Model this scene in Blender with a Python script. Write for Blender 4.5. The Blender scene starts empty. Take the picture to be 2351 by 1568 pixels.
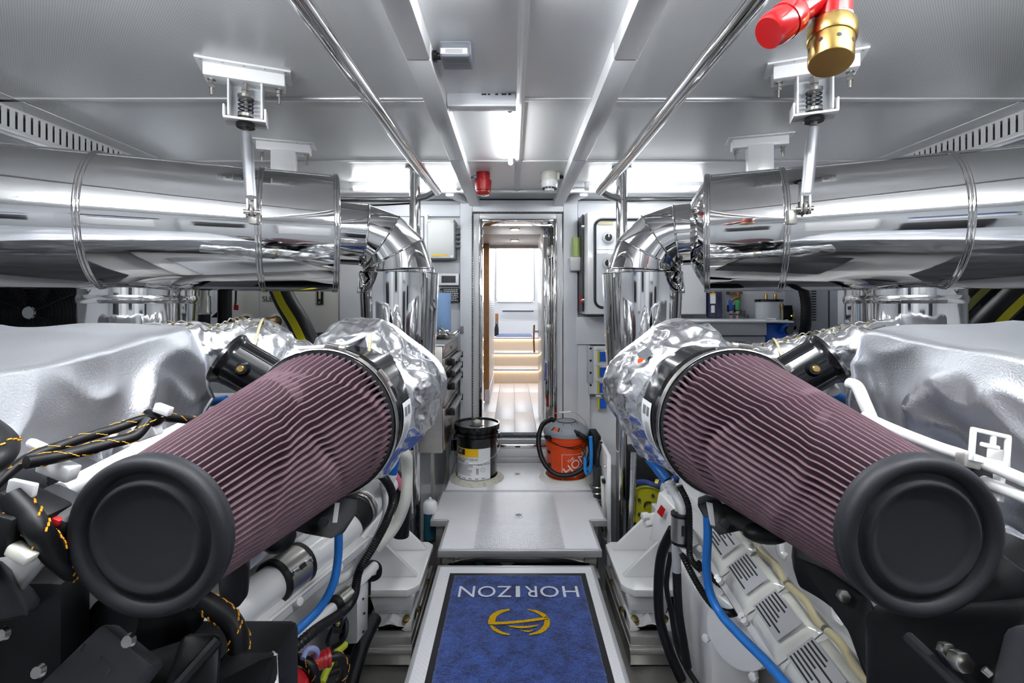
import bpy, bmesh, math, random
from mathutils import Vector, Matrix, Euler, noise

# ------------------------------------------------------------------ camera, world, exposure
F, CX, CY, CAMZ = 1100.0, 1177.0, 700.0, 1.25      # focal length in pixels, principal point, eye height
IW, IH = 2351.0, 1568.0
sc = bpy.context.scene
col = sc.collection
cam_d = bpy.data.cameras.new('camera'); cam = bpy.data.objects.new('camera', cam_d); col.objects.link(cam)
cam.location = (0, 0, CAMZ); cam.rotation_euler = (math.radians(90), 0, 0)
cam_d.sensor_width = 36.0; cam_d.sensor_fit = 'HORIZONTAL'; cam_d.lens = F / IW * 36.0
cam_d.shift_x = -(CX - IW / 2) / IW
cam_d.shift_y = -(IH / 2 - CY) / IW
cam_d.clip_start = 0.02
sc.camera = cam
w = bpy.data.worlds.new('daylight'); sc.world = w; w.use_nodes = True
bg = w.node_tree.nodes['Background']; bg.inputs[0].default_value = (0.93, 0.97, 1.0, 1); bg.inputs[1].default_value = 4.6
vs = sc.view_settings
vs.view_transform = 'Standard'; vs.look = 'None'; vs.gamma = 1.0; vs.use_curve_mapping = False
vs.exposure = 1.08
TUBE_POWER = 18.5
sc.cycles.max_bounces = 6; sc.cycles.diffuse_bounces = 3; sc.cycles.glossy_bounces = 4; sc.cycles.transmission_bounces = 4
sc.cycles.sample_clamp_indirect = 8.0; sc.cycles.caustics_reflective = False; sc.cycles.caustics_refractive = False
sc.cycles.use_adaptive_sampling = True; sc.cycles.adaptive_threshold = 0.03
random.seed(4)

# ------------------------------------------------------------------ helpers
MIR = [False]
AX2 = 0.07                                   # the engines mirror about x = 0.035
def V(*a): return Vector(a)
def W(px, py, D): return Vector(((px - CX) / F * D, D, CAMZ - (py - CY) / F * D))
def WR(px, py, D):                           # a point given where the mirror side shows it
    v = W(px, py, D); v.x = AX2 - v.x; return v
def mx(p):
    p = Vector(p)
    if MIR[0]: p.x = AX2 - p.x
    return p
ORG = {}
def s2l(c):
    return tuple((x / 12.92 if x <= 0.04045 else ((x + 0.055) / 1.055) ** 2.4) for x in c)
def rgb(r, g, b): return s2l((r / 255, g / 255, b / 255))

def frame(d):
    d = Vector(d).normalized()
    a = Vector((0, 0, 1)) if abs(d.z) < 0.9 else Vector((0, 1, 0))
    x = a.cross(d).normalized(); return x, d.cross(x).normalized(), d

def spl(P, n=8, closed=False):
    P = [Vector(p) for p in P]; out = []
    m = len(P)
    for i in range(m if closed else m - 1):
        if closed: a, b, c, d = P[i - 1], P[i], P[(i + 1) % m], P[(i + 2) % m]
        else: a, b, c, d = P[max(i - 1, 0)], P[i], P[i + 1], P[min(i + 2, m - 1)]
        for k in range(n):
            t = k / n
            out.append(0.5 * ((2 * b) + (c - a) * t + (2 * a - 5 * b + 4 * c - d) * t * t + (3 * b - a - 3 * c + d) * t ** 3))
    if not closed: out.append(P[-1])
    return out

class MB:
    def __init__(s): s.v = []; s.f = []
    def add(s, vs_, fs):
        o = len(s.v); s.v += [Vector(p) for p in vs_]; s.f += [tuple(i + o for i in f) for f in fs]; return s
    def hexa(s, p):      # 4 bottom + 4 top points
        return s.add(p, [(0, 3, 2, 1), (4, 5, 6, 7), (0, 1, 5, 4), (1, 2, 6, 5), (2, 3, 7, 6), (3, 0, 4, 7)])
    def bx(s, x0, x1, y0, y1, z0, z1):
        return s.hexa([(x0, y0, z0), (x1, y0, z0), (x1, y1, z0), (x0, y1, z0), (x0, y0, z1), (x1, y0, z1), (x1, y1, z1), (x0, y1, z1)])
    def box(s, c, size, R=None):
        c = Vector(c); h = Vector(size) / 2; R = R or Matrix.Identity(3)
        P = [(-1, -1, -1), (1, -1, -1), (1, 1, -1), (-1, 1, -1), (-1, -1, 1), (1, -1, 1), (1, 1, 1), (-1, 1, 1)]
        return s.hexa([c + R @ Vector((a * h.x, b * h.y, d * h.z)) for a, b, d in P])
    def tube(s, P, r, n=10, cap=True, closed=False):
        P = [Vector(p) for p in P]; m = len(P)
        rr = r if isinstance(r, (list, tuple)) else [r] * m
        x = None; vs_ = []
        for i in range(m):
            if closed: d = P[(i + 1) % m] - P[i - 1]
            else: d = P[min(i + 1, m - 1)] - P[max(i - 1, 0)]
            if d.length < 1e-9: d = Vector((0, 0, 1))
            d.normalize()
            if x is None: x = frame(d)[0]
            x = (x - d * x.dot(d))
            x = x.normalized() if x.length > 1e-6 else frame(d)[0]
            y = d.cross(x)
            for k in range(n):
                a = 2 * math.pi * k / n; vs_.append(P[i] + (x * math.cos(a) + y * math.sin(a)) * rr[i])
        fs = []
        for i in range(m if closed else m - 1):
            j = (i + 1) % m
            for k in range(n):
                l = (k + 1) % n; fs.append((i * n + k, i * n + l, j * n + l, j * n + k))
        if cap and not closed: fs += [tuple(range(n - 1, -1, -1)), tuple((m - 1) * n + k for k in range(n))]
        return s.add(vs_, fs)
    def cyl(s, a, b, r, n=16, r2=None): return s.tube([a, b], [r, r if r2 is None else r2], n)
    def lathe(s, prof, o, d, n=32, a0=0.0, a1=None, x=None):     # prof: (radius, height along d)
        o = Vector(o); fx, fy, fd = frame(d)
        if x is not None:
            fx = (Vector(x) - fd * Vector(x).dot(fd)).normalized(); fy = fd.cross(fx)
        full = a1 is None; A = 2 * math.pi if full else a1 - a0
        cols = n if full else n + 1; vs_ = []
        for r, h in prof:
            for k in range(cols):
                a = a0 + A * k / n; vs_.append(o + fd * h + (fx * math.cos(a) + fy * math.sin(a)) * max(r, 1e-5))
        fs = []
        for i in range(len(prof) - 1):
            for k in range(n):
                l = (k + 1) % cols; fs.append((i * cols + k, i * cols + l, (i + 1) * cols + l, (i + 1) * cols + k))
        return s.add(vs_, fs)
    def ring(s, o, d, R, r, n=40, m=8):
        fx, fy, fd = frame(d); o = Vector(o)
        return s.tube([o + (fx * math.cos(2 * math.pi * k / n) + fy * math.sin(2 * math.pi * k / n)) * R for k in range(n)], r, m, closed=True)
    def prism(s, poly, off):
        n = len(poly); off = Vector(off); P = [Vector(p) for p in poly]
        return s.add(P + [p + off for p in P], [tuple(range(n - 1, -1, -1)), tuple(range(n, 2 * n))] + [(k, (k + 1) % n, n + (k + 1) % n, n + k) for k in range(n)])
    def grid(s, fn, nu, nv, cu=False):
        vs_ = [fn(i / nu, j / nv) for i in range(nu + (0 if cu else 1)) for j in range(nv + 1)]
        m = nu if cu else nu + 1; fs = []
        for i in range(nu):
            k = (i + 1) % m if cu else i + 1
            for j in range(nv): fs.append((i * (nv + 1) + j, k * (nv + 1) + j, k * (nv + 1) + j + 1, i * (nv + 1) + j + 1))
        return s.add(vs_, fs)
    def sphere(s, c, r, n=14, m=9):
        c = Vector(c); r = Vector(r) if not isinstance(r, (int, float)) else Vector((r, r, r))
        def fn(u, v):
            a = u * 2 * math.pi; b = (v - .5) * math.pi
            return c + Vector((r.x * math.cos(a) * math.cos(b), r.y * math.sin(a) * math.cos(b), r.z * math.sin(b)))
        return s.grid(fn, n, m, cu=True)
    def hexnut(s, o, d, r, h):
        fx, fy, fd = frame(d); o = Vector(o)
        return s.prism([o + (fx * math.cos(math.pi / 3 * k) + fy * math.sin(math.pi / 3 * k)) * r for k in range(6)], fd * h)
    def deform(s, fn): s.v = [Vector(fn(p)) for p in s.v]; return s
    def mesh(s, name, bevel=0, seg=2, angle=38, org=(0, 0, 0), weld=True, smooth=True):
        me = bpy.data.meshes.new(name); org = Vector(org)
        vv = [mx(p) - org for p in s.v]
        me.from_pydata(vv, [], s.f)
        bm = bmesh.new(); bm.from_mesh(me)
        if weld: bmesh.ops.remove_doubles(bm, verts=bm.verts, dist=2e-5)
        bmesh.ops.recalc_face_normals(bm, faces=bm.faces)
        if bevel:
            es = [e for e in bm.edges if len(e.link_faces) == 2 and e.calc_face_angle(0) > math.radians(30)]
            if es: bmesh.ops.bevel(bm, geom=es, offset=bevel, segments=seg, affect='EDGES', profile=0.5, clamp_overlap=True)
        bm.to_mesh(me); bm.free()
        if smooth:
            me.polygons.foreach_set('use_smooth', [True] * len(me.polygons))
            me.set_sharp_from_angle(angle=math.radians(angle))
        return me
    def build(s, name, mat, parent=None, bevel=0, seg=2, angle=38, kind=None, label=None, smooth=True):
        if parent is None:
            P = [mx(p) for p in s.v]
            org = Vector(((min(p.x for p in P) + max(p.x for p in P)) / 2, (min(p.y for p in P) + max(p.y for p in P)) / 2, min(p.z for p in P)))
        else: org = ORG[parent.name]
        me = s.mesh(name, bevel, seg, angle, org, smooth=smooth)
        me.materials.append(mat)
        o = bpy.data.objects.new(name, me); col.objects.link(o)
        if parent is None: o.location = org
        else: o.parent = parent
        ORG[o.name] = org
        if kind: o['kind'] = kind
        if label: o['label'] = label
        return o

def thing(name, label, cat, base, group=None, kind=None):
    o = bpy.data.objects.new(name, None); col.objects.link(o)
    b = mx(base); o.location = b; ORG[o.name] = b; o.empty_display_size = 0.05
    if label: o['label'] = label
    if cat: o['category'] = cat
    if group: o['group'] = group
    if kind: o['kind'] = kind
    return o
def tag(o, label, cat, group=None, kind=None):
    o['label'] = label; o['category'] = cat
    if group: o['group'] = group
    if kind: o['kind'] = kind
    return o
def place(name, me, parent, loc):           # a piece that shares mesh data; loc in world coordinates
    o = bpy.data.objects.new(name, me); col.objects.link(o); o.parent = parent
    o.location = mx(loc) - ORG[parent.name]; ORG[o.name] = mx(loc); return o

def text_geo(t, size=1.0, align='CENTER', spacing=1.0):
    cu = bpy.data.curves.new('lettering', 'FONT'); cu.body = t; cu.size = size; cu.align_x = align; cu.align_y = 'CENTER'; cu.space_character = spacing
    cu.resolution_u = 3
    o = bpy.data.objects.new('lettering', cu); col.objects.link(o)
    bpy.context.view_layer.update()
    me = bpy.data.meshes.new_from_object(o.evaluated_get(bpy.context.evaluated_depsgraph_get()))
    vs_ = [v.co.copy() for v in me.vertices]; fs = [tuple(p.vertices) for p in me.polygons]
    bpy.data.objects.remove(o); bpy.data.meshes.remove(me); bpy.data.curves.remove(cu)
    return vs_, fs
def text_mb(t, size, o, xd, yd, lift=0.0006, mb=None, width=None, fn=None):
    vs_, fs = text_geo(t, size)
    if width:
        wd = max(v.x for v in vs_) - min(v.x for v in vs_); k = width / wd
    else: k = 1
    xd = Vector(xd).normalized(); yd = Vector(yd).normalized(); n = xd.cross(yd)
    mb = mb or MB()
    if fn: return mb.add([fn(v.x * k, v.y) for v in vs_], fs)
    return mb.add([Vector(o) + xd * v.x * k + yd * v.y + n * lift for v in vs_], fs)

# ------------------------------------------------------------------ materials
MATS = {}
def mat(name, c, rough=0.5, metal=0.0, spec=0.5, bump=None, var=None, coat=0.0, emit=None, trans=0.0, ior=1.45, aniso=0.0, alpha=1.0):
    """bump: (kind, scale, strength, distance); var: (scale, second colour, detail, low, high)"""
    m = bpy.data.materials.new(name); m.use_nodes = True; nt = m.node_tree; N = nt.nodes; L = nt.links
    b = N['Principled BSDF']; I = b.inputs
    I['Base Color'].default_value = (*c, 1); I['Roughness'].default_value = rough; I['Metallic'].default_value = metal
    I['Specular IOR Level'].default_value = spec; I['Coat Weight'].default_value = coat; I['Coat Roughness'].default_value = 0.08
    I['Transmission Weight'].default_value = trans; I['IOR'].default_value = ior; I['Alpha'].default_value = alpha
    if emit: I['Emission Color'].default_value = (*emit[0], 1); I['Emission Strength'].default_value = emit[1]
    tc = None
    def coords():
        nonlocal tc
        if tc is None: tc = N.new('ShaderNodeTexCoord')
        return tc.outputs['Object']
    if var:
        n = N.new('ShaderNodeTexNoise'); n.inputs['Scale'].default_value = var[0]; n.inputs['Detail'].default_value = var[2]
        L.new(coords(), n.inputs['Vector'])
        r = N.new('ShaderNodeValToRGB'); r.color_ramp.elements[0].position = var[3]; r.color_ramp.elements[1].position = var[4]
        r.color_ramp.elements[0].color = (*c, 1); r.color_ramp.elements[1].color = (*var[1], 1)
        L.new(n.outputs[0], r.inputs[0]); L.new(r.outputs[0], I['Base Color'])
    if bump:
        kind, scale, strength, dist = bump
        if kind == 'noise':
            t = N.new('ShaderNodeTexNoise'); t.inputs['Scale'].default_value = scale; t.inputs['Detail'].default_value = 4; L.new(coords(), t.inputs['Vector']); out = t.outputs[0]
        elif kind == 'crumple':
            t = N.new('ShaderNodeTexVoronoi'); t.feature = 'F1'; t.inputs['Scale'].default_value = scale
            n2 = N.new('ShaderNodeTexNoise'); n2.inputs['Scale'].default_value = scale * .6; n2.inputs['Detail'].default_value = 3
            mixv = N.new('ShaderNodeMixRGB'); mixv.inputs[0].default_value = .12; L.new(coords(), n2.inputs['Vector']); L.new(coords(), mixv.inputs[1]); L.new(n2.outputs['Color'], mixv.inputs[2])
            L.new(mixv.outputs[0], t.inputs['Vector']); out = t.outputs['Distance']
        elif kind == 'wave':
            t = N.new('ShaderNodeTexWave'); t.inputs['Scale'].default_value = scale; t.bands_direction = 'Z'; L.new(coords(), t.inputs['Vector']); out = t.outputs[0]
        elif kind == 'tread':       # small raised lozenges in staggered rows
            mp = N.new('ShaderNodeMapping'); mp.inputs['Rotation'].default_value = (0, 0, math.radians(45)); mp.inputs['Scale'].default_value = (scale, scale, 0)
            L.new(coords(), mp.inputs['Vector'])
            fr = N.new('ShaderNodeVectorMath'); fr.operation = 'FRACTION'; L.new(mp.outputs[0], fr.inputs[0])
            sb = N.new('ShaderNodeVectorMath'); sb.operation = 'SUBTRACT'; sb.inputs[1].default_value = (.5, .5, 0); L.new(fr.outputs[0], sb.inputs[0])
            mu = N.new('ShaderNodeVectorMath'); mu.operation = 'MULTIPLY'; mu.inputs[1].default_value = (1, 1, 0); L.new(sb.outputs[0], mu.inputs[0])
            ln = N.new('ShaderNodeVectorMath'); ln.operation = 'LENGTH'; L.new(mu.outputs[0], ln.inputs[0])
            rp = N.new('ShaderNodeMapRange'); rp.inputs[1].default_value = .2; rp.inputs[2].default_value = .45; rp.inputs[3].default_value = 1; rp.inputs[4].default_value = 0
            L.new(ln.outputs['Value'], rp.inputs[0]); out = rp.outputs[0]
        bp = N.new('ShaderNodeBump'); bp.inputs['Strength'].default_value = strength; bp.inputs['Distance'].default_value = dist
        L.new(out, bp.inputs['Height']); L.new(bp.outputs[0], I['Normal'])
    if aniso: I['Anisotropic'].default_value = aniso
    MATS[name] = m; return m
def dots(m, pitch, r, dark, axes='xy', rot=45):
    """punched holes: darkens the colour on a regular staggered grid"""
    nt = m.node_tree; N = nt.nodes; L = nt.links; b = N['Principled BSDF']
    tc = N.new('ShaderNodeTexCoord'); mp = N.new('ShaderNodeMapping'); k = 1 / pitch
    sx = N.new('ShaderNodeSeparateXYZ'); cx_ = N.new('ShaderNodeCombineXYZ'); L.new(tc.outputs['Object'], sx.inputs[0])
    L.new(sx.outputs['XYZ'.index(axes[0].upper())], cx_.inputs[0]); L.new(sx.outputs['XYZ'.index(axes[1].upper())], cx_.inputs[1])
    mp.inputs['Rotation'].default_value = (0, 0, math.radians(rot)); mp.inputs['Scale'].default_value = (k, k, 0); L.new(cx_.outputs[0], mp.inputs['Vector'])
    fr = N.new('ShaderNodeVectorMath'); fr.operation = 'FRACTION'; L.new(mp.outputs[0], fr.inputs[0])
    sb = N.new('ShaderNodeVectorMath'); sb.operation = 'SUBTRACT'; sb.inputs[1].default_value = (.5, .5, 0); L.new(fr.outputs[0], sb.inputs[0])
    mu = N.new('ShaderNodeVectorMath'); mu.operation = 'MULTIPLY'; mu.inputs[1].default_value = (1, 1, 0); L.new(sb.outputs[0], mu.inputs[0])
    ln = N.new('ShaderNodeVectorMath'); ln.operation = 'LENGTH'; L.new(mu.outputs[0], ln.inputs[0])
    mr = N.new('ShaderNodeMapRange'); mr.inputs[1].default_value = r * .8; mr.inputs[2].default_value = r * 1.2; L.new(ln.outputs['Value'], mr.inputs[0])
    mix = N.new('ShaderNodeMixRGB'); mix.inputs[1].default_value = (*dark, 1); mix.inputs[2].default_value = b.inputs['Base Color'].default_value
    L.new(mr.outputs[0], mix.inputs[0]); L.new(mix.outputs[0], b.inputs['Base Color'])
    return m

M_white = mat('white_gloss_paint', rgb(232, 233, 235), .28, 0, .5, coat=.3)
M_wall = mat('white_wall_paint', rgb(230, 232, 236), .42, var=(3, rgb(222, 225, 230), 2, .4, .7))
M_wgrey = mat('light_grey_paint', rgb(196, 199, 204), .45)
M_ceil = dots(mat('perforated_aluminium_ceiling', rgb(246, 247, 248), .27, .10), .0058, .22, rgb(190, 192, 196))
M_seam = mat('white_satin_aluminium', rgb(226, 227, 229), .3, .3)
M_beam = mat('grey_white_lacquer', rgb(228, 229, 231), .34)
M_alu = mat('satin_anodised_aluminium', rgb(188, 190, 194), .38, .45, bump=('noise', 160, .08, .002))
M_chrome = mat('polished_stainless_steel', rgb(222, 222, 222), .045, 1.0, bump=('noise', 3.5, .05, .02))
M_chrome2 = mat('polished_steel_tube', rgb(214, 213, 212), .06, 1.0)
M_steel = mat('brushed_stainless_steel', rgb(176, 174, 170), .34, .7, bump=('noise', 60, .12, .003), var=(6, rgb(150, 147, 142), 4, .4, .75))
M_zinc = mat('zinc_plated_steel', rgb(180, 178, 172), .28, 1.0)
M_brasst = mat('yellow_passivated_bolt', rgb(150, 132, 84), .35, 1.0)
M_brass = mat('machined_brass', rgb(192, 164, 102), .3, 1.0, bump=('noise', 120, .05, .002), var=(9, rgb(168, 138, 78), 3, .35, .75))
M_bronze = mat('cast_bronze', rgb(150, 122, 86), .4, 1.0, bump=('noise', 90, .2, .002))
M_foil = mat('crumpled_aluminium_foil', rgb(226, 227, 230), .27, 1.0, bump=('crumple', 30, .16, .008))
M_cloth = mat('aluminised_blanket_cloth', rgb(218, 220, 226), .36, .95, bump=('noise', 300, .3, .002))
M_pleat = mat('mauve_pleated_filter_gauze', rgb(96, 76, 83), .8, spec=.25, bump=('noise', 700, .3, .001), var=(7, rgb(84, 63, 71), 3, .35, .7))
M_rubber = mat('dark_grey_rubber', rgb(31, 32, 36), .55, spec=.3, bump=('noise', 300, .08, .001))
M_black = mat('black_gloss_plastic', rgb(14, 15, 18), .16, coat=.4)
M_blackm = mat('black_matte_plastic', rgb(13, 14, 16), .5, spec=.3, bump=('noise', 260, .08, .001))
M_greyp = mat('dark_grey_cover_plastic', rgb(40, 41, 45), .5, bump=('noise', 240, .1, .001))
M_hose = mat('black_rubber_hose', rgb(13, 13, 16), .45, spec=.35)
M_bluehose = mat('blue_silicone_hose', rgb(24, 100, 176), .38)
M_blue = mat('blue_plastic', rgb(30, 92, 200), .35)
M_red = mat('red_gloss_enamel', rgb(158, 9, 14), .2, coat=.5)
M_redp = mat('red_plastic', rgb(166, 24, 30), .38)
M_redglass = mat('red_lens', rgb(225, 24, 20), .12, coat=.6, trans=.35)
M_orange = mat('orange_plastic', rgb(226, 74, 20), .36)
M_grey = mat('grey_plastic', rgb(136, 140, 148), .42)
M_cream = mat('cream_plastic', rgb(214, 214, 204), .38)
M_engine = mat('white_engine_enamel', rgb(226, 226, 226), .22, coat=.4, bump=('noise', 60, .05, .003))
M_wrap = mat('clear_plastic_wrap_over_white', rgb(222, 222, 216), .1, coat=1.0, bump=('noise', 14, .35, .01))
M_beige = mat('yellowed_plastic_film', rgb(188, 178, 142), .22, coat=.6)
M_label = mat('white_label_paper', rgb(228, 229, 232), .5)
M_greylabel = mat('silver_label', rgb(178, 180, 184), .4, .2)
M_ink = mat('black_print', rgb(26, 26, 28), .55)
M_greyink = mat('grey_print', rgb(110, 112, 116), .55)
M_yellow = mat('yellow_print', rgb(240, 190, 16), .45)
M_yelhose = mat('yellow_stripe', rgb(214, 204, 30), .5)
M_thread = mat('orange_tracer_thread', rgb(214, 150, 30), .6)
M_wood = mat('warm_oak_veneer', rgb(176, 128, 78), .45, var=(18, rgb(160, 112, 66), 5, .35, .7))
M_plank = mat('pale_bleached_wood', rgb(228, 224, 228), .38, var=(26, rgb(218, 213, 218), 5, .35, .75))
M_palewood = mat('pale_ceiling_veneer', rgb(214, 200, 192), .4, var=(16, rgb(204, 188, 178), 4, .35, .7))
M_stair = mat('cream_stair_riser', rgb(238, 224, 204), .5)
M_warm = mat('warm_led_strip', rgb(255, 214, 150), .5, emit=((1.0, .70, .36), 5.0))
M_led = mat('white_led_diffuser', rgb(255, 255, 255), .4, emit=((.95, .98, 1.0), TUBE_POWER))
M_ledfill = mat('white_led_diffuser_bright', rgb(255, 255, 255), .4, emit=((.95, .98, 1.0), TUBE_POWER * 5.2))  # for the added fill tubes near the camera
M_ledfill_aisle = mat('white_led_diffuser_aisle', rgb(255, 255, 255), .4, emit=((.95, .98, 1.0), TUBE_POWER * 7.0))  # for the added fill tube over the aisle
M_lamp = mat('warm_downlight_lens', rgb(255, 240, 210), .4, emit=((1, .96, .92), 46.0))
M_glass = mat('window_glass', (1, 1, 1), .0, trans=1.0, ior=1.02)
M_dark = mat('dark_bilge', rgb(38, 40, 46), .6, var=(4, rgb(24, 25, 30), 3, .4, .7))
M_bilge = mat('grey_bilge_paint', rgb(128, 130, 134), .55, var=(3, rgb(92, 92, 94), 4, .45, .8))
M_dblue = mat('muted_blue_panel', rgb(66, 92, 156), .4)
M_matblue = None
M_tread = mat('white_chequered_floor_plate', rgb(232, 233, 238), .36, .1, bump=('tread', 70, 1.0, .006))
M_plate = mat('white_floor_plate', rgb(236, 236, 240), .4, bump=('tread', 70, .35, .002))
M_gasket = mat('black_door_gasket', rgb(30, 34, 44), .4)
M_green = mat('green_tag', rgb(70, 176, 96), .45)
M_cap_green = mat('pale_green_refill', rgb(176, 196, 118), .35)
M_towel = mat('blue_paper_towel', rgb(150, 186, 232), .8, bump=('noise', 240, .3, .002))
M_navy = mat('navy_translucent_bottle', rgb(46, 50, 92), .15, trans=.3, coat=.3)
M_yellowgreen = mat('yellow_green_paint', rgb(170, 168, 30), .35)
M_bluetool = mat('sky_blue_plastic', rgb(30, 130, 210), .32)
M_pink = mat('pink_tape', rgb(206, 110, 136), .5)
M_mesh = dots(mat('perforated_white_panel', rgb(228, 228, 230), .45), .026, .27, rgb(50, 52, 60), 'yz', 0)
M_wallspeck = mat('speckled_grey_panel', rgb(204, 206, 211), .5, bump=('noise', 180, .25, .002))
# ================================================================== THE ROOM
CEIL = 2.10
def struct(name, base=(0, 0, 0)):
    return thing(name, None, None, base, kind='structure')

# bilge floor and walls
b = MB(); b.bx(-2.9, 2.97, -1.6, 3.9, -.72, -.7).build('floor', M_bilge, kind='structure')
MB().bx(-2.9, -2.8, -1.6, 3.9, -.7, 2.2).build('wall_left', M_wall, kind='structure')
MB().bx(2.87, 2.97, -1.6, 3.9, -.7, 2.2).build('wall_right', M_wall, kind='structure')
wb = struct('wall_back', (0, -1.6, -.7))
MB().bx(-2.9, 2.97, -1.7, -1.6, -.7, 2.2).build('bulkhead', M_wgrey, wb)
for x0, x1, z0, z1, m in [(-2.3, -1.35, .3, 1.75, M_wgrey), (-2.15, -1.5, 1.0, 1.35, M_greyp), (-1.25, -.7, 1.62, 1.7, M_greyp), (-1.2, -.75, .9, 1.58, M_white), (-1.15, -.8, 1.5, 1.56, M_dblue), (-2.2, -1.5, 1.45, 1.5, M_dblue), (-.55, .05, -.2, 1.85, M_wgrey), (-.45, -.05, 1.2, 1.6, M_greyp), (.25, .8, .8, 1.7, M_white), (.95, 1.5, .2, 1.2, M_greyp), (1.0, 1.6, 1.35, 1.5, M_white), (1.0, 1.6, 1.56, 1.66, M_dblue), (1.7, 2.5, .1, 1.7, M_wgrey), (1.85, 2.3, .9, 1.3, M_greyp), (1.7, 2.4, 1.75, 1.85, M_dblue)]:
    MB().bx(x0, x1, -1.6 if m not in (M_dblue, M_greyp) else -1.53, -1.52 if m not in (M_dblue, M_greyp) else -1.505, z0, z1).build('panel', m, wb, bevel=.01)  # unseen panels, added and toned for the polished drums to reflect

# ceiling: perforated panels, joint strips
ce = struct('ceiling', (0, 1, CEIL))
MB().bx(-2.9, 2.97, -1.7, 3.9, CEIL + .03, CEIL + .06).build('deck_underside', M_wgrey, ce)
XS = [(-2.14, -.345), (-.266, .022), (.042, .33), (.405, 2.21)]
YS = [(-1.6, -.2), (-.2, 1.05), (1.05, 1.975), (1.99, 2.825), (2.84, 3.54)]
for x0, x1 in XS:
    for y0, y1 in YS:
        MB().bx(x0, x1, y0 + .004, y1 - .004, CEIL, CEIL + .012).build('ceiling_panel', M_ceil, ce)
for y in (1.05, 1.98, 2.83):
    for x0, x1 in XS:
        MB().bx(x0, x1, y - .014, y + .014, CEIL - .006, CEIL + .002).build('joint_strip', M_seam, ce, bevel=.002)
MB().bx(.014, .05, -1.6, 3.54, CEIL - .009, CEIL + .002).build('joint_strip', M_seam, ce, bevel=.003)
MB().bx(.024, .04, -1.6, 3.54, CEIL - .013, CEIL - .008).build('joint_strip', M_seam, ce, bevel=.002)
MB().bx(-2.14, 2.21, 3.53, 3.57, CEIL - .02, CEIL + .01).build('edge_strip', M_seam, ce, bevel=.004)
MB().bx(-2.14, 2.21, 3.57, 3.9, CEIL + .0, CEIL + .02).build('edge_panel', M_wgrey, ce)

# fore-and-aft ceiling beams in three lengths each
for k, (x0, x1) in enumerate([(-.345, -.266), (.325, .405)]):
    t = struct('trim_%d' % (k + 1), ((x0 + x1) / 2, 1, 2.04))
    for y0, y1 in [(-1.6, 1.545), (1.549, 2.62), (2.624, 3.86)]:
        MB().bx(x0, x1, y0, y1, 2.04, CEIL + .03).build('beam_length', M_beam, t, bevel=.003)
for k, (xa, xb) in enumerate([(-.75, -.62), (.70, .83)]):      # short diagonal brackets at the aft edge
    t = struct('trim_%d' % (k + 3), (xa, 3.7, 2.05))
    s = 1 if k == 0 else -1
    xo = -.47 if k == 0 else .53
    MB().hexa([(xo - .03, 3.57, 2.06), (xo + .03, 3.57, 2.06), (xo + .03 + s * .1, 3.86, 2.06), (xo - .03 + s * .1, 3.86, 2.06), (xo - .03, 3.57, 2.1), (xo + .03, 3.57, 2.1), (xo + .03 + s * .1, 3.86, 2.1), (xo - .03 + s * .1, 3.86, 2.1)]).build('bracket_arm', M_beam, t, bevel=.003)

# ------------------------------------------------------------------ door bulkhead
WY = 3.87
wf = struct('wall_front', (0, WY, 0))
OX0, OX1, OZ0, OZ1 = -.262, .352, .13, 1.935          # opening
MB().bx(-2.8, -.42, WY + .03, WY + .1, -.7, 2.12).build('bulkhead', M_wallspeck, wf)
MB().bx(.52, 2.87, WY + .03, WY + .1, -.7, 2.12).build('bulkhead', M_wall, wf)
MB().bx(-.42, -.325, WY - .04, WY + .1, -.7, 2.09).build('column', M_wall, wf, bevel=.004)
MB().bx(.408, .52, WY - .04, WY + .1, -.7, 2.09).build('column', M_wall, wf, bevel=.004)
MB().bx(-.325, .408, WY - .03, WY + .1, 1.998, 2.09).build('lintel', M_wall, wf, bevel=.003)
MB().bx(-2.8, 2.87, WY - .02, WY + .1, 2.095, 2.13).build('shadow_gap', M_gasket, wf)
# flat panels on the bulkhead left and right
MB().bx(-2.0, -.425, WY, WY + .03, 1.965, 2.06).build('panel', M_wall, wf, bevel=.003)
MB().bx(-.78, -.425, WY, WY + .03, 1.5, 1.588).build('panel', M_wall, wf, bevel=.003)
MB().bx(-1.0, -.72, WY - .005, WY + .03, .2, 1.96).build('panel', M_wall, wf, bevel=.003)
MB().bx(.525, 2.2, WY - .02, WY + .03, 1.95, 2.07).build('panel', M_wall, wf, bevel=.003)
MB().bx(.505, 1.05, WY - .05, WY + .03, .935, 1.155).build('panel', M_wall, wf, bevel=.003)
MB().bx(.505, .62, WY - .03, WY + .03, -.1, .93).build('panel', M_wall, wf, bevel=.003)

# door frame
df = struct('door_1', (0, WY, 0))
def rim(x0, x1, z0, z1, t, y0, y1, name, m, par, bot=True, bev=.004):
    MB().bx(x0, x0 + t, y0, y1, z0, z1).build(name, m, par, bevel=bev)
    MB().bx(x1 - t, x1, y0, y1, z0, z1).build(name, m, par, bevel=bev)
    MB().bx(x0 + t, x1 - t, y0, y1, z1 - t, z1).build(name, m, par, bevel=bev)
    if bot: MB().bx(x0 + t, x1 - t, y0, y1, z0, z0 + t).build(name, m, par, bevel=bev)
rim(-.318, .400, .0, 1.985, .05, WY - .012, WY + .1, 'door_casing', M_white, df, bot=False)
rim(-.270, .354, .10, 1.940, .026, WY - .03, WY + .16, 'steel_coaming', M_chrome2, df)
MB().bx(-.27, .352, WY - .045, WY + .02, .035, .1).build('sill_step', M_white, df, bevel=.006)
MB().bx(-.29, .37, WY - .075, WY + .02, -.02, .04).build('sill_step', M_alu, df, bevel=.004)
MB().bx(-.32, .40, WY - .1, WY + .02, -.06, -.004).build('sill_step', M_white, df, bevel=.004)
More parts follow.
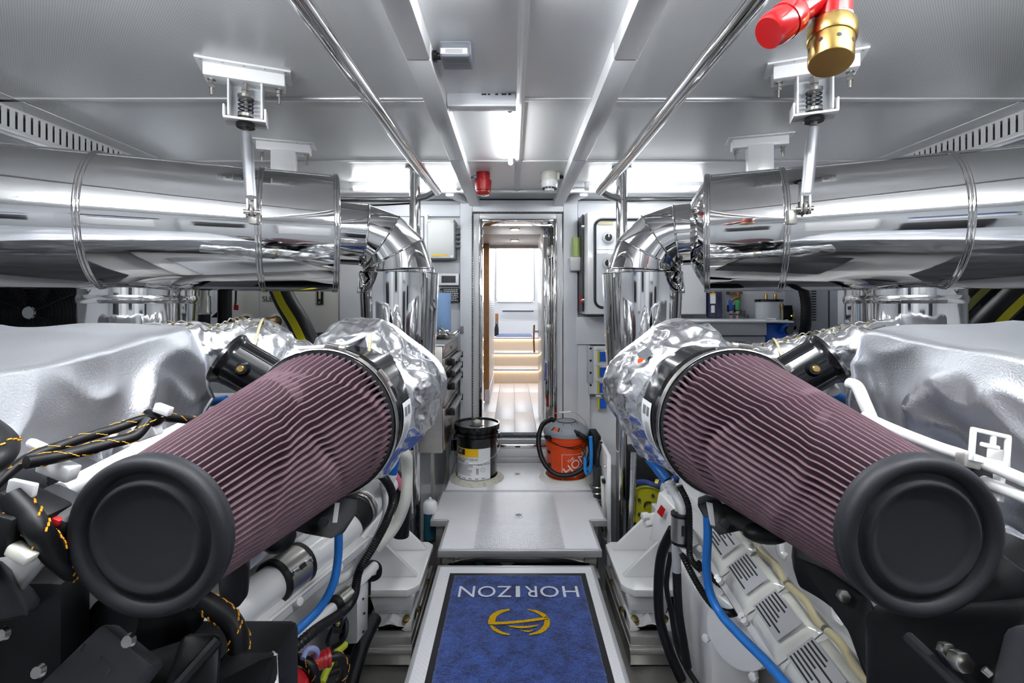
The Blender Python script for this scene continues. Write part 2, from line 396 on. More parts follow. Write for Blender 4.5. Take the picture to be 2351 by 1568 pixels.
MB().bx(.02, .06, WY - .0305, WY - .03, .108, .118).build('maker_mark', M_ink, df)
st = MB()
for k in range(42):
    x = -.312 + .706 * k / 41; st.bx(x - .0035, x + .0035, WY - .034, WY - .028, 1.986, 1.994)
for k in range(96):
    z = 1.98 - 1.9 * k / 95; st.bx(-.3275, -.3195, WY - .044, WY - .03, z - .004, z + .004)
st.build('perforated_gasket', M_gasket, df, kind='stuff')

# open watertight door leaf, hinged at the right, standing back into the corridor
dl = thing('watertight_door', 'open polished steel watertight door leaf swung back into the corridor', 'door', (.29, 4.35, .17))
n0, n1 = Vector((.262, 4.02, 0)), Vector((.250, 4.66, 0)); off = Vector((.062, .001, 0))
def slab(a, b2, o, z0, z1): return [a + Vector((0, 0, z0)), b2 + Vector((0, 0, z0)), b2 + o + Vector((0, 0, z0)), a + o + Vector((0, 0, z0)), a + Vector((0, 0, z1)), b2 + Vector((0, 0, z1)), b2 + o + Vector((0, 0, z1)), a + o + Vector((0, 0, z1))]
MB().hexa(slab(n0, n1, off, .18, 1.90)).build('leaf', M_chrome2, dl, bevel=.004)
MB().hexa(slab(n0 + Vector((-.004, .01, 0)), n1 + Vector((-.004, -.02, 0)), Vector((.006, 0, 0)), .2, 1.88)).build('inner_skin', M_white, dl, bevel=.002)
for z in (.35, 1.05, 1.7):
    h = MB().cyl((.33, 4.0, z - .05), (.33, 4.0, z + .05), .011, 12).build('hinge', M_chrome2, dl)
    pl = MB().bx(.285, .325, 4.008, 4.019, z - .04, z + .04).build('hinge_plate', M_steel, h, bevel=.003)
hd = MB().cyl((.247, 4.55, 1.0), (.20, 4.55, 1.0), .012, 12).build('handle_spindle', M_chrome2, dl)
MB().tube([(.202, 4.55, 1.0), (.2, 4.54, .93), (.203, 4.53, .82), (.206, 4.53, .8)], .008, 8).build('lever', M_wood, hd)
MB().tube([(.202, 4.55, 1.0), (.205, 4.545, 1.06)], .008, 8).build('lever', M_wood, hd)
MB().lathe([(0, 0), (.02, 0), (.02, .006), (0, .006)], (.245, 4.55, 1.0), (-1, 0, 0), 16).build('escutcheon', M_chrome2, hd)
def sl(u, v):
    a = u * 2 * math.pi; return Vector((.2455 + .0 * v, 4.38 + .05 * v * math.cos(a), 1.52 + .16 * v * math.sin(a)))
MB().grid(sl, 24, 3, cu=True).build('oval_port', M_greyp, dl)
MB().bx(.326, .334, 4.0, 4.03, .18, 1.9).build('seal', M_gasket, dl)

# ------------------------------------------------------------------ corridor beyond the door
CFZ = .165
cf = struct('corridor_floor', (0, 5.3, CFZ))
MB().bx(-.5, .6, 3.9, 6.72, CFZ - .1, CFZ - .012).build('subfloor', M_wgrey, cf)
random.seed(9)
for k in range(5):
    x0 = -.5 + .2 * k + .02 * (k > 2); x1 = x0 + .196 + .02 * (k == 2)
    x0, x1 = [(-.5, -.36), (-.356, -.172), (-.168, .016), (.02, .204), (.208, .6)][k]
    ys = [3.98, 4.55 + .3 * (k % 2), 5.95 + .02 * (k % 2), 6.72]
    for a, b2 in zip(ys[:-1], ys[1:]):
        MB().bx(x0, x1, a + .002, b2 - .002, CFZ - .012, CFZ).build('plank', M_plank, cf, bevel=.0015)
cw = struct('wall_corridor', (0, 5.5, CFZ))
MB().bx(-.46, -.40, 3.97, 5.32, CFZ, 2.2).build('side_panel', M_white, cw)
MB().bx(-.40, -.262, 5.30, 5.36, CFZ + .02, 1.93).build('oak_end_panel', M_wood, cw, bevel=.003)
MB().bx(-.31, -.262, 5.36, 6.72, CFZ + .16, 2.4).build('perforated_panel', M_mesh, cw)
MB().bx(-.31, -.255, 5.28, 6.72, CFZ, CFZ + .15).build('plinth', M_plank, cw)
MB().bx(.43, .5, 3.97, 8.2, CFZ, 3.0).build('side_panel', M_white, cw)
MB().bx(-.36, -.31, 6.6, 8.2, CFZ, 3.0).build('side_panel', M_white, cw)
MB().bx(-.36, .5, 8.1, 8.2, .5, 1.18).build('end_panel', M_white, cw)
MB().bx(-.36, .5, 8.02, 8.1, .5, .98).build('end_ledge', M_white, cw, bevel=.01)
MB().bx(-.36, .5, 5.4, 6.3, 3.0, 3.05).build('head_panel', M_white, cw)
cc = struct('ceiling_corridor', (0, 4.7, 1.93))
for y0, y1 in ((3.97, 4.62), (4.63, 5.48)):
    MB().bx(-.46, .5, y0, y1, 1.93, 1.96).build('ceiling_panel', M_palewood, cc, bevel=.003)
MB().bx(-.46, .5, 5.48, 5.54, 1.90, 3.05).build('soffit_face', M_palewood, cc, bevel=.003)
MB().bx(-.46, .5, 3.95, 3.97, 1.93, 2.2).build('head_strip', M_wall, cc)
for k, y in enumerate((4.28, 5.02)):
    dlg = thing('downlight', ['round recessed downlight in the corridor ceiling nearest the door', 'round recessed downlight in the corridor ceiling nearest the stairs'][k], 'light', (.02, y, 1.92), group='corridor downlights')
    MB().lathe([(.036, 0), (.046, 0), (.046, .01), (.036, .01), (.036, 0)], (.02, y, 1.921), (0, 0, 1), 24).build('bezel', M_brass, dlg)
    MB().lathe([(0, 0), (.035, 0)], (.02, y, 1.926), (0, 0, 1), 24).build('lens', M_lamp, dlg)
# staircase
stc = struct('staircase', (.02, 6.9, CFZ))
for k in range(3):
    y0 = 6.62 + .27 * k; z0 = CFZ + .2 * k
    MB().bx(-.31, .43, y0 + .02, y0 + .04, z0, z0 + .175).build('riser', M_stair, stc)
    if k < 2: MB().bx(-.31, .43, y0 - .015, y0 + .29, z0 + .172, z0 + .2).build('tread', M_plank, stc, bevel=.003)
    else: MB().bx(-.31, .43, y0 - .015, 8.1, z0 + .172, z0 + .2).build('landing', M_plank, stc, bevel=.003)
    MB().bx(-.29, .41, y0 + .008, y0 + .018, z0 + .162, z0 + .171).build('led_strip', M_warm, stc)
tag(MB().bx(-.25, .3, 7.28, 7.85, CFZ + .6, CFZ + .615).build('landing_mat', mat('blue_grey_mat', rgb(120, 132, 164), .8, bump=('noise', 90, .4, .004)), bevel=.004), 'thin blue-grey mat lying on the top stair landing', 'mat')
# window of the stair lobby
wn = struct('window_1', (0, 8.15, 1.2))
wx0, wx1, wz0, wz1 = -.28, .36, 1.30, 2.6
MB().bx(-.36, wx0, 8.1, 8.2, 1.18, 3.0).build('window_frame', M_white, wn)
MB().bx(wx1, .5, 8.1, 8.2, 1.18, 3.0).build('window_frame', M_white, wn)
MB().bx(wx0, wx1, 8.1, 8.2, 1.18, wz0).build('window_frame', M_white, wn)
MB().bx(wx0, wx1, 8.1, 8.2, wz1, 3.0).build('window_frame', M_white, wn)
rp = []
for cx_, cz_, a0 in ((wx1 - .06, wz0 + .06, -90), (wx1 - .06, wz1 - .06, 0), (wx0 + .06, wz1 - .06, 90), (wx0 + .06, wz0 + .06, 180)):
    for q in range(5):
        a = math.radians(a0 + 22.5 * q); rp.append((cx_ + .06 * math.cos(a), 8.09, cz_ + .06 * math.sin(a)))
MB().tube(rp, .009, 8, closed=True).build('glazing_seal', M_alu, wn)
MB().bx(wx0, wx1, 8.145, 8.15, wz0, wz1).build('pane', M_glass, wn)
MB().bx(-.18, .42, 7.98, 8.02, 1.155, 1.185).build('sill', M_white, wn, bevel=.004)
MB().bx(-.17, .35, 8.005, 8.04, 1.13, 1.155).build('sill_trim', M_grey, wn, bevel=.004)
MB().bx(-1.5, 1.5, 9.6, 9.9, .8, 1.36).build('quay_edge', mat('weathered_quay', rgb(150, 146, 140), .8, bump=('noise', 12, .5, .02)), None, bevel=.01, kind='structure')
# bottle and dispenser on the landing
bt = thing('spray_bottle', 'dark spray bottle with white trigger standing on the landing', 'bottle', (-.25, 7.45, CFZ + .6))
MB().lathe([(0, 0), (.032, 0), (.034, .1), (.03, .14), (.014, .17), (.014, .19), (0, .19)], (-.25, 7.45, CFZ + .6), (0, 0, 1), 16).build('body', M_gasket, bt)
MB().lathe([(0, .19), (.018, .19), (.018, .23), (0, .23)], (-.25, 7.45, CFZ + .6), (0, 0, 1), 12).build('trigger_head', M_grey, bt)
MB().bx(-.275, -.225, 7.5, 7.55, CFZ + .6, CFZ + .95).build('box_body', M_wood, None, bevel=.004)
tag(bpy.data.objects['box_body'], 'tall narrow brown carton behind the spray bottle', 'carton'); bpy.data.objects['box_body'].name = 'carton'

t = thing('threshold_mat', 'dark navy threshold mat with pale lettering just inside the door', 'mat', (.03, 4.0, CFZ))
MB().bx(-.24, .24, 3.955, 4.06, CFZ, CFZ + .006).build('mat_pad', mat('navy_mat', rgb(52, 56, 74), .8, bump=('noise', 160, .5, .003)), t, bevel=.002)
vs_, fs = text_geo('Marine', .07)
MB().add([Vector((.10 - v.x, 4.005 - v.y * .8, CFZ + .0066)) for v in vs_], fs).build('lettering', M_greyink, t)
# ================================================================== OVERHEAD
SL = {False: 'on the drawer cabinet side', True: 'on the control cabinet side'}
def side(): return SL[MIR[0]]

# LED tubes
def led(name, label, a, b_, r=.0125, top=None, cable=None, m=None, drop=False):
    top = top or CEIL
    a, b_ = Vector(a), Vector(b_); d = (b_ - a).normalized()
    t = thing(name, label, 'light', (a + b_) / 2, group='LED light tubes')
    MB().tube([a + d * .03, b_ - d * .03], r, 14).build('diffuser', m or M_led, t)
    e = MB().tube([a, a + d * .03], r * 1.12, 14).build('end_cap', M_white, t)
    MB().tube([b_ - d * .03, b_], r * 1.12, 14).build('end_cap', M_white, t)
    up = Vector((0, 0, 1)); sdir = d.cross(up).normalized()
    if drop:
        for e_ in (a + d * .015, b_ - d * .015): MB().tube([e_, Vector((e_.x, e_.y, top))], .006, 8).build('drop_rod', M_seam, t)
    else:
        MB().hexa([p + sdir * s * r * .8 + up * h for h in (r * .75, top - a.z) for p, s in ((a, -1), (b_, -1), (b_, 1), (a, 1))]).build('back_rail', M_seam, t)
    if cable:
        MB().tube(spl(cable, 6), .004, 6).build('supply_cable', M_wgrey, t)
    return t
led('led_tube', 'white LED tube running fore and aft along the ceiling centre joint', (-.012, 1.99, 2.072), (-.012, 2.80, 2.072), m=M_led)
led('led_tube', 'white LED tube overhead ahead of the cable trunking on the centre joint', (-.012, .30, 2.072), (-.012, 1.22, 2.072), m=M_ledfill_aisle)  # added tube out of view, brightens the aisle
led('led_tube', 'white LED tube across the ceiling above the drawer cabinet', (-1.13, 3.32, 2.06), (-.36, 3.32, 2.06), .016, cable=[(-.37, 3.32, 2.06), (-.34, 3.33, 2.055), (-.33, 3.36, 2.04)])
led('led_tube', 'white LED tube across the ceiling above the control cabinet', (.50, 3.32, 2.06), (1.33, 3.32, 2.06), .016, cable=[(.5, 3.32, 2.06), (.44, 3.33, 2.065), (.42, 3.34, 2.06)])
for k, (x, y) in enumerate([(-1.55, .30), (.52, .30)]):  # added tubes out of view, hung low to brighten room and ceiling
    led('led_tube', ['white LED tube overhead beside the near filter of the oil pail side', 'white LED tube overhead beside the near filter of the bucket side', 'white LED tube at the rear over the oil pail side', 'white LED tube at the rear over the bucket side'][k], (x, y, 1.95), (x + 1.1, y, 1.95), .016, m=M_ledfill, drop=True)
for k, x in enumerate((-2.45, 2.52)):  # added tubes, unseen behind the silencers, brighten the outboard sides
    led('led_tube', ['outboard LED tube below the slotted duct of the drawer cabinet side', 'outboard LED tube below the slotted duct of the control cabinet side'][k], (x, 2.7, 1.955), (x, 3.4, 1.955), .016, top=1.985)

# ceiling air ducts with slotted face (fore and aft at both sides)
for MIR[0] in (False, True):
    t = thing('air_duct', 'white ceiling air duct with slotted face ' + side(), 'air duct', (-2.45, 1.6, 1.95), group='slotted ceiling air ducts')
    MB().bx(-2.80, -2.20, -1.2, 3.55, 1.985, 2.10).build('duct_body', M_wgrey, t)
    MB().bx(-2.20, -2.195, -1.2, 3.55, 1.99, 2.1).build('slot_backing', M_gasket, t)
    MB().bx(-2.195, -2.14, -1.2, 3.55, 2.083, 2.10).build('top_rail', M_white, t, bevel=.002)
    MB().bx(-2.195, -2.14, -1.2, 3.55, 1.985, 2.008).build('bottom_rail', M_white, t, bevel=.002)
    MB().bx(-2.14, -2.04, .2, 3.4, 2.094, 2.0995).build('edge_strip', M_seam, t, bevel=.002)
    ys = [1.55 + .0335 * k for k in range(56)]
    me = None
    for y in ys:
        if me is None:
            me = MB().bx(-.003, .003, -.0088, .0088, -.0385, .0385)
            sv = MIR[0]; MIR[0] = False; me = me.mesh('slat'); MIR[0] = sv; me.materials.append(M_white)
        place('slat', me, t, Vector((-2.143, y, 2.046)))
MIR[0] = False

# cable trunking across the ceiling
t = thing('cable_trunking', 'white plastic cable trunking across the ceiling beside the LED tube', 'trunking', (-.12, 1.94, 2.05))
MB().bx(-.264, .012, 1.92, 1.965, 2.058, 2.10).build('channel', M_wall, t, bevel=.002)
MB().bx(-.262, .014, 1.916, 1.97, 2.045, 2.060).build('cover', M_white, t, bevel=.003)
pr = MB()
for x, w_ in ((-.125, .02), (-.1, .01), (-.07, .012), (-.045, .02), (-.018, .012)): pr.bx(x, x + w_, 1.9193, 1.9199, 2.091, 2.097)
pr.build('print', M_ink, t, kind='stuff')

# grey sensor box
t = thing('sensor_box', 'grey plastic sensor box with black cable gland on the ceiling', 'sensor', (-.18, 1.6, 2.03))
MB().bx(-.236, -.133, 1.535, 1.64, 2.052, 2.10).build('housing', M_grey, t, bevel=.008, seg=3)
MB().bx(-.232, -.137, 1.53, 1.585, 2.045, 2.092).build('cover', mat('mid_grey_plastic', rgb(112, 116, 124), .4), t, bevel=.008, seg=3)
MB().bx(-.225, -.14, 1.632, 1.672, 2.088, 2.10).build('mounting_flange', M_cream, t, bevel=.004)
MB().bx(-.23, -.145, 1.5292, 1.5298, 2.052, 2.070).build('label', M_label, t)
lb = MB()
for z in (2.056, 2.0605, 2.065): lb.bx(-.215, -.16, 1.5284, 1.529, z - .001, z + .001)
lb.build('label_print', M_greyink, t, kind='stuff')
g = MB().cyl((-.236, 1.59, 2.075), (-.250, 1.59, 2.075), .012, 12)
g.hexnut((-.25, 1.59, 2.075), (-1, 0, 0), .019, .022); g.build('cable_gland', M_black, t, bevel=.002)
MB().tube(spl([(-.27, 1.59, 2.075), (-.285, 1.592, 2.077), (-.30, 1.6, 2.085)], 5), .006, 8).build('cable', M_hose, t)

# red sounder beacon
t = thing('alarm_beacon', 'red alarm sounder beacon under the ceiling beside the door beam', 'alarm', (-.19, 3.08, 1.95))
o = Vector((-.19, 3.08, 2.10))
MB().lathe([(0, 0), (.044, 0), (.044, -.048), (.052, -.052)], o, (0, 0, 1), 28).build('base', M_redp, t)
MB().lathe([(.048, -.048), (.0535, -.05), (.054, -.065), (.049, -.118), (0, -.118)], o, (0, 0, 1), 28).build('sounder_body', M_redp, t)
MB().lathe([(.047, -.118), (.047, -.128), (.040, -.142), (.025, -.148), (0, -.149)], o, (0, 0, 1), 24).build('strobe_lens', M_redglass, t)
MB().ring(o + V(0, 0, -.118), (0, 0, 1), .047, .003).build('seal_ring', M_gasket, t)
MB().cyl(o + V(-.04, -.01, -.03), o + V(-.064, -.012, -.03), .011, 10).build('cable_gland', M_grey, t)
MB().tube([o + V(-.064, -.012, -.03), o + V(-.085, -.02, -.042)], .004, 8).build('cable', M_hose, t)

# white smoke/heat detector
t = thing('heat_detector', 'off-white domed heat detector under the ceiling beside the beam', 'detector', (.236, 3.08, 1.98))
o = Vector((.236, 3.08, 2.10))
b = MB().lathe([(0, 0), (.056, 0), (.056, -.05), (.058, -.052), (.058, -.056)], o, (0, 0, 1), 28); b.build('base', M_cream, t)
MB().box(o + V(.052, -.005, -.028), (.025, .05, .05)).build('terminal_box', M_cream, t, bevel=.006)
MB().cyl(o + V(0, -.05, -.026), o + V(0, -.061, -.026), .01, 12).build('plug', M_cream, t, bevel=.001)
MB().lathe([(.054, -.054), (.055, -.075), (.05, -.098), (.03, -.106), (.03, -.118), (.02, -.124), (0, -.125)], o, (0, 0, 1), 28).build('dome', M_white, t)
sl_ = MB()
for k in range(12):
    a = 2 * math.pi * k / 12; c = o + V(.041 * math.cos(a), .041 * math.sin(a), -.1035)
    sl_.box(c, (.010, .010, .007), Matrix.Rotation(a, 3, 'Z'))
sl_.build('vent_slot', M_ink, t, kind='stuff')
g = MB().cyl(o + V(.062, -.005, -.03), o + V(.10, -.005, -.03), .01, 10)
g.hexnut(o + V(.066, -.005, -.03), (1, 0, 0), .015, .012); g.hexnut(o + V(.086, -.005, -.03), (1, 0, 0), .014, .012)
g.build('cable_gland', M_black, t)

# overhead grab rails with stanchions
for MIR[0] in (False, True):
    t = thing('grab_rail', 'long polished steel overhead grab rail with stanchion ' + side(), 'rail', (-.6, 2.97, -.2), group='overhead grab rails')
    R_ = (-.46, 2.88, 1.935)
    MB().tube([(-.486, -.8, 1.935), (-.47, 2.2, 1.935), (-.456, 2.89, 1.935)], .0255, 20).build('rail_tube', M_chrome2, t)
    MB().sphere((-.456, 2.89, 1.935), (.0255, .0255, .0255)).build('rail_end', M_chrome2, t)
    MB().tube([(-.458, 2.885, 1.935), (-.52, 2.93, 1.915), (-.60, 2.97, 1.905)], .022, 16).build('return_tube', M_chrome2, t)
    MB().cyl((-.605, 2.97, -.25), (-.605, 2.97, 2.10), .034, 24).build('stanchion', M_chrome2, t)
    MB().lathe([(0, 0), (.06, 0), (.06, .008), (.034, .012)], (-.605, 2.97, 2.10), (0, 0, -1), 28).build('ceiling_flange', M_steel, t)
    MB().cyl((-.605, 2.97, 1.905), (-1.6, 2.97, 1.905), .019, 16).build('cross_tube', M_chrome2, t)
    ho = MB()
    for k in range(3): ho.cyl((-.53 - .012 * k, 2.905 + .005 * k, 1.92), (-.53 - .012 * k, 2.912 + .005 * k, 1.918), .003, 6)
    if MIR[0] is False:
        MB().tube(spl([(-.62, 2.99, 1.885), (-.9, 2.99, 1.872), (-1.3, 2.99, 1.882)], 6), .006, 8).build('tied_cable', M_hose, t)
MIR[0] = False

# ------------------------------------------------------------------ hangers
def axis_dir(): return Vector((.924, .381, 0))
def hanger(c, label, rod_to, plate=(.30, .12), full=True, yaw=22):
    """c: centre of the ceiling plate (left-side coordinates)"""
    c = Vector(c); t = thing('silencer_hanger', label, 'hanger', c, group='ceiling hangers of the silencers')
    R = Matrix.Rotation(math.radians(yaw), 3, 'Z'); X = R @ Vector((1, 0, 0)); Y = R @ Vector((0, 1, 0)); Z = Vector((0, 0, 1))
    MB().box(c + Z * -.004, (plate[0], plate[1], .008), R).build('ceiling_plate', M_white, t, bevel=.002)
    hl = MB()
    for k in range(5):
        for s in (-1, 1): hl.cyl(c + X * (k - 2) * plate[0] * .22 + Y * s * plate[1] * .42 + Z * -.0078, c + X * (k - 2) * plate[0] * .22 + Y * s * plate[1] * .42 + Z * -.0086, .004, 8)
    hl.build('rivet', M_steel, t, kind='stuff')
    MB().box(c + Z * -.03, (plate[0] * .86, plate[1] * .62, .045), R).build('channel', M_white, t, bevel=.004)
    for s in (-1, 1):
        p = c + X * s * plate[0] * .36 + Z * -.052
        nb = MB(); nb.cyl(p, p - Z * .055, .0055, 8); nb.cyl(p, p - Z * .004, .013, 14); nb.hexnut(p - Z * .006, -Z, .0105, .012); nb.hexnut(p - Z * .02, -Z, .0105, .010)
        nb.build('bolt', M_zinc, t)
    if not full:
        MB().box(c + Z * -.14, (.115, .08, .19), R).build('post', M_white, t, bevel=.006)
        MB().box(c + Z * -.12 - Y * .041, (.118, .004, .15), R).build('post_face', M_white, t, bevel=.002)
        return t
    # U bracket: back plate, two side plates, tray
    zb = -.19
    MB().box(c + Z * -.115 + Y * .03, (.105, .006, .13), R).build('bracket_back', M_wgrey, t, bevel=.002)
    for s in (-1, 1): MB().box(c + Z * -.115 + X * s * .0525, (.007, .062, .13), R).build('bracket_side', M_white, t, bevel=.003)
    MB().box(c + Z * zb, (.135, .085, .009), R).build('tray', M_white, t, bevel=.003)
    for s in (-1, 1): MB().box(c + Z * (zb + .022) + X * s * .065, (.007, .085, .045), R).build('tray_lip', M_white, t, bevel=.003)
    q = c - Y * .008
    MB().cyl(q + Z * -.05, q + Z * (zb - .03), .0065, 10).build('threaded_rod', M_zinc, t)
    MB().hexnut(q + Z * -.062, -Z, .016, .018).hexnut(q + Z * -.082, -Z, .016, .012).build('lock_nut', M_zinc, t)
    MB().lathe([(.006, 0), (.027, 0), (.027, .011), (.006, .011)], q + Z * -.107, Z, 20).build('spring_cup', M_zinc, t, bevel=.0)
    sp = [q + Vector((.023 * math.cos(a * .35), .023 * math.sin(a * .35), -.108 - .058 * a / 72)) for a in range(73)]
    MB().tube(sp, .0028, 6).build('coil_spring', M_gasket, t)
    MB().lathe([(.006, 0), (.026, 0), (.026, .012), (.006, .012)], q + Z * (zb + .014), Z, 20).build('spring_seat', M_zinc, t)
    MB().lathe([(0, .0), (.027, 0), (.027, .012), (0, .012)], q + Z * (zb + .003), Z, 20).build('rubber_bush', M_hose, t)
    MB().lathe([(0, 0), (.030, 0), (.033, .006), (.028, .016), (.0, .016)], q + Z * (zb - .022), Z, 22).build('rubber_bush', M_hose, t)
    e = Vector(rod_to); s0 = q + Z * (zb - .028)
    MB().hexnut(s0 + Z * .006, (e - s0), .012, .014).build('lock_nut', M_zinc, t)
    d = (e - s0).normalized()
    MB().tube([s0 + d * .016, s0 + d * .03, s0 + (e - s0) * .8, s0 + (e - s0) * .82], [.017, .019, .019, .0175], 20).build('rod_sleeve', M_cloth, t)
    cl = MB(); x = X
    for s in (-1, 1): cl.box(s0 + (e - s0) * .93 + x * s * .012, (.007, .026, .055), R)
    cl.build('clevis', M_steel, t, bevel=.002)
    MB().cyl(e - x * .026 + Z * .004, e + x * .026 + Z * .004, .008, 12).build('clevis_pin', M_zinc, t)
    MB().ring(e + Z * .008 - Y * .006, X, .015, .005, 20, 8).build('lug_eye', M_steel, t)
    return t
hanger((-.965, 1.735, CEIL), 'white spring hanger holding the silencer beside the drawer cabinet aisle', (-.895, 1.645, 1.565))
hanger((-1.20, 2.52, CEIL), 'white box-post hanger behind the silencer on the drawer cabinet side', None, full=False, plate=(.30, .12), yaw=16)
MIR[0] = True
hanger((AX2 - 1.055, 1.68, CEIL), 'white spring hanger behind the brass nozzle holding the other silencer', (AX2 - 1.0, 1.64, 1.575))
hanger((AX2 - 1.255, 2.44, CEIL), 'white box-post hanger behind the silencer on the control cabinet side', None, full=False, plate=(.30, .12), yaw=16)
MIR[0] = False

# ------------------------------------------------------------------ silencers, elbows, risers
def silencer(cone):
    t = thing('exhaust_silencer', 'large mirror-polished horizontal exhaust silencer drum ' + side(), 'silencer', (-1.4, 1.75, 1.3), group='exhaust silencers')
    d = -axis_dir(); E = Vector((-.742, 2.0, 1.545)); r = .240
    cuts = [0, .262, .765, 1.35, 2.05]
    for a, b_ in zip(cuts[:-1], cuts[1:]):
        n = 6; prof = [(r, a + (b_ - a) * k / n) for k in range(n + 1)]
        MB().lathe(prof, E, d, 96).build('drum_section', M_chrome, t, angle=60)
    for a in cuts[:-1]:
        MB().lathe([(r - .002, a - .012), (r + .004, a - .009), (r + .0055, a - .003), (r + .002, a), (r + .0055, a + .003), (r + .004, a + .009), (r - .002, a + .012)], E, d, 96).build('lock_seam', M_chrome2, t, angle=80)
    # longitudinal seam
    fx, fy, fd = frame(d)
    for ang in (62,):
        aa = math.radians(ang); u = Vector((0, 0, 1)) * math.sin(aa) + (fd.cross(Vector((0, 0, 1)))) * (math.cos(aa) if fd.cross(Vector((0, 0, 1))).y < 0 else -math.cos(aa))
        MB().tube([E + u * (r + .0005) + fd * .02, E + u * (r + .0005) + fd * 2.0], .0022, 6).build('long_seam', M_chrome, t)
    # crimped end
    N_ = 90; rnd = random.Random(3)
    jit = [rnd.uniform(.4, 1.2) for _ in range(45)]
    def fn(u, v):
        a = u * 2 * math.pi; k = jit[int(u * 45) % 45] * (1 if int(u * 90) % 2 else -1)
        rr = r + (.135 - r) * v; h = -cone * v + .006 * k * math.sin(v * math.pi) * (1 if cone > .03 else .5)
        X, Y = frame(d)[:2]
        return E + fd * h + (X * math.cos(a + .02 * k * v) + Y * math.sin(a + .02 * k * v)) * (rr + .006 * k * math.sin(v * math.pi))
    MB().grid(fn, N_, 5, cu=True).build('crimped_end', M_chrome2, t, angle=25)
    # mounting lug for the hanger
    p = E + d * .262 + Vector((0, -.215, .0)) ; p = Vector((-.9, 1.66, 1.555))
    MB().box(p + V(0, .02, 0), (.03, .05, .05)).build('hanger_lug', M_steel, t, bevel=.004)
    # outlet spout beneath
    o2 = E + d * .70 + Vector((-.381, .924, 0)) * .13 + V(0, 0, -.1)
    MB().lathe([(.186, -.58), (.186, -.3), (.186, -.06)], o2, (0, 0, 1), 64).build('under_spout', M_chrome, t, angle=60)
    MB().lathe([(.188, -.16), (.191, -.17), (.191, -.18), (.188, -.19)], o2, (0, 0, 1), 64).build('spout_band', M_chrome2, t)
    return t
def elbow():
    t = thing('exhaust_elbow', 'polished segmented lobster-back exhaust elbow ' + side(), 'exhaust pipe', (-.48, 2.07, 1.39), group='segmented exhaust elbows')
    u = axis_dir(); C = Vector((-.648, 2.04, 1.388)); Z = Vector((0, 0, 1)); Rb = .160
    def ringc(deg):
        a = math.radians(deg); return C + (u * math.cos(a) + Z * math.sin(a)) * Rb
    def ringpts(deg, r, n=56):
        a = math.radians(deg); rad = u * math.cos(a) + Z * math.sin(a); side_ = u.cross(Z).normalized()
        return [C + rad * (Rb + r * math.cos(2 * math.pi * k / n)) + side_ * r * math.sin(2 * math.pi * k / n) for k in range(n)]
    degs = [84, 57, 30, 4]; rad = [.130, .138, .147, .156]
    # straight inlet from the silencer
    p0 = ringpts(84, .130); back = -u * .17
    MB().add(p0 + [p + back + Z * .004 for p in p0], [(k, (k + 1) % 56, 56 + (k + 1) % 56, 56 + k) for k in range(56)]).build('inlet_pipe', M_chrome, t, angle=60)
    for i in range(3):
        A = ringpts(degs[i], rad[i]); B = ringpts(degs[i + 1], rad[i + 1]); n = 56
        # straight gore, subdivided
        vs_ = []; m = 4
        for j in range(m + 1): vs_ += [a.lerp(b2, j / m) for a, b2 in zip(A, B)]
        fs = [(j * n + k, j * n + (k + 1) % n, (j + 1) * n + (k + 1) % n, (j + 1) * n + k) for j in range(m) for k in range(n)]
        MB().add(vs_, fs).build('gore_segment', M_chrome, t, angle=60)
    for dg, r_ in zip(degs, rad):
        MB().tube([p + (p - ringc(dg)).normalized() * .001 for p in ringpts(dg, r_)], .0042, 6, closed=True).build('lock_seam', M_chrome2, t)
    A = ringpts(4, .156); n = 56
    B = [Vector((p.x, p.y, 1.335)) for p in ringpts(0, .158)]
    MB().add(A + B, [(k, (k + 1) % n, n + (k + 1) % n, n + k) for k in range(n)]).build('outlet_pipe', M_chrome, t, angle=60)
    rs = thing('exhaust_riser', 'polished vertical exhaust riser sleeve below the elbow ' + side(), 'exhaust pipe', (-.49, 2.1, 1.0), group='vertical exhaust risers')
    c = ringc(0); c = Vector((c.x, c.y, 0))
    dx = 0.0
    MB().lathe([(.150, .93), (.158, 1.08), (.171, 1.384), (.171, 1.388), (.166, 1.388), (.160, 1.36)], c + V(.004, 0, 0), (0, 0, 1), 72).build('riser_sleeve', M_chrome, rs, angle=60)
    MB().ring(c + V(.004, 0, 1.386), (0, 0, 1), .170, .003, 64, 6).build('rolled_rim', M_chrome2, rs)
    # gathered fan of folds at the inner top edge
    fans = MB(); sd = u.cross(Z).normalized()
    if sd.y > 0: sd = -sd
    tip = c - u * .165 + sd * .05 + Z * 1.388
    for k in range(8):
        a = math.radians(-78 + 16 * k * .75 + 0); q = c - u * (.171 - .012 * k * .3) + sd * (.03 + .011 * k) + Z * (1.385 - .085 + .008 * k)
        fans.tube([tip + sd * .004 * k, q], [.004, .0065], 6)
    fans.build('fold_fan', M_chrome2, rs)
for MIR[0], cone in ((False, .016), (True, .062)):
    silencer(cone); elbow()
MIR[0] = False

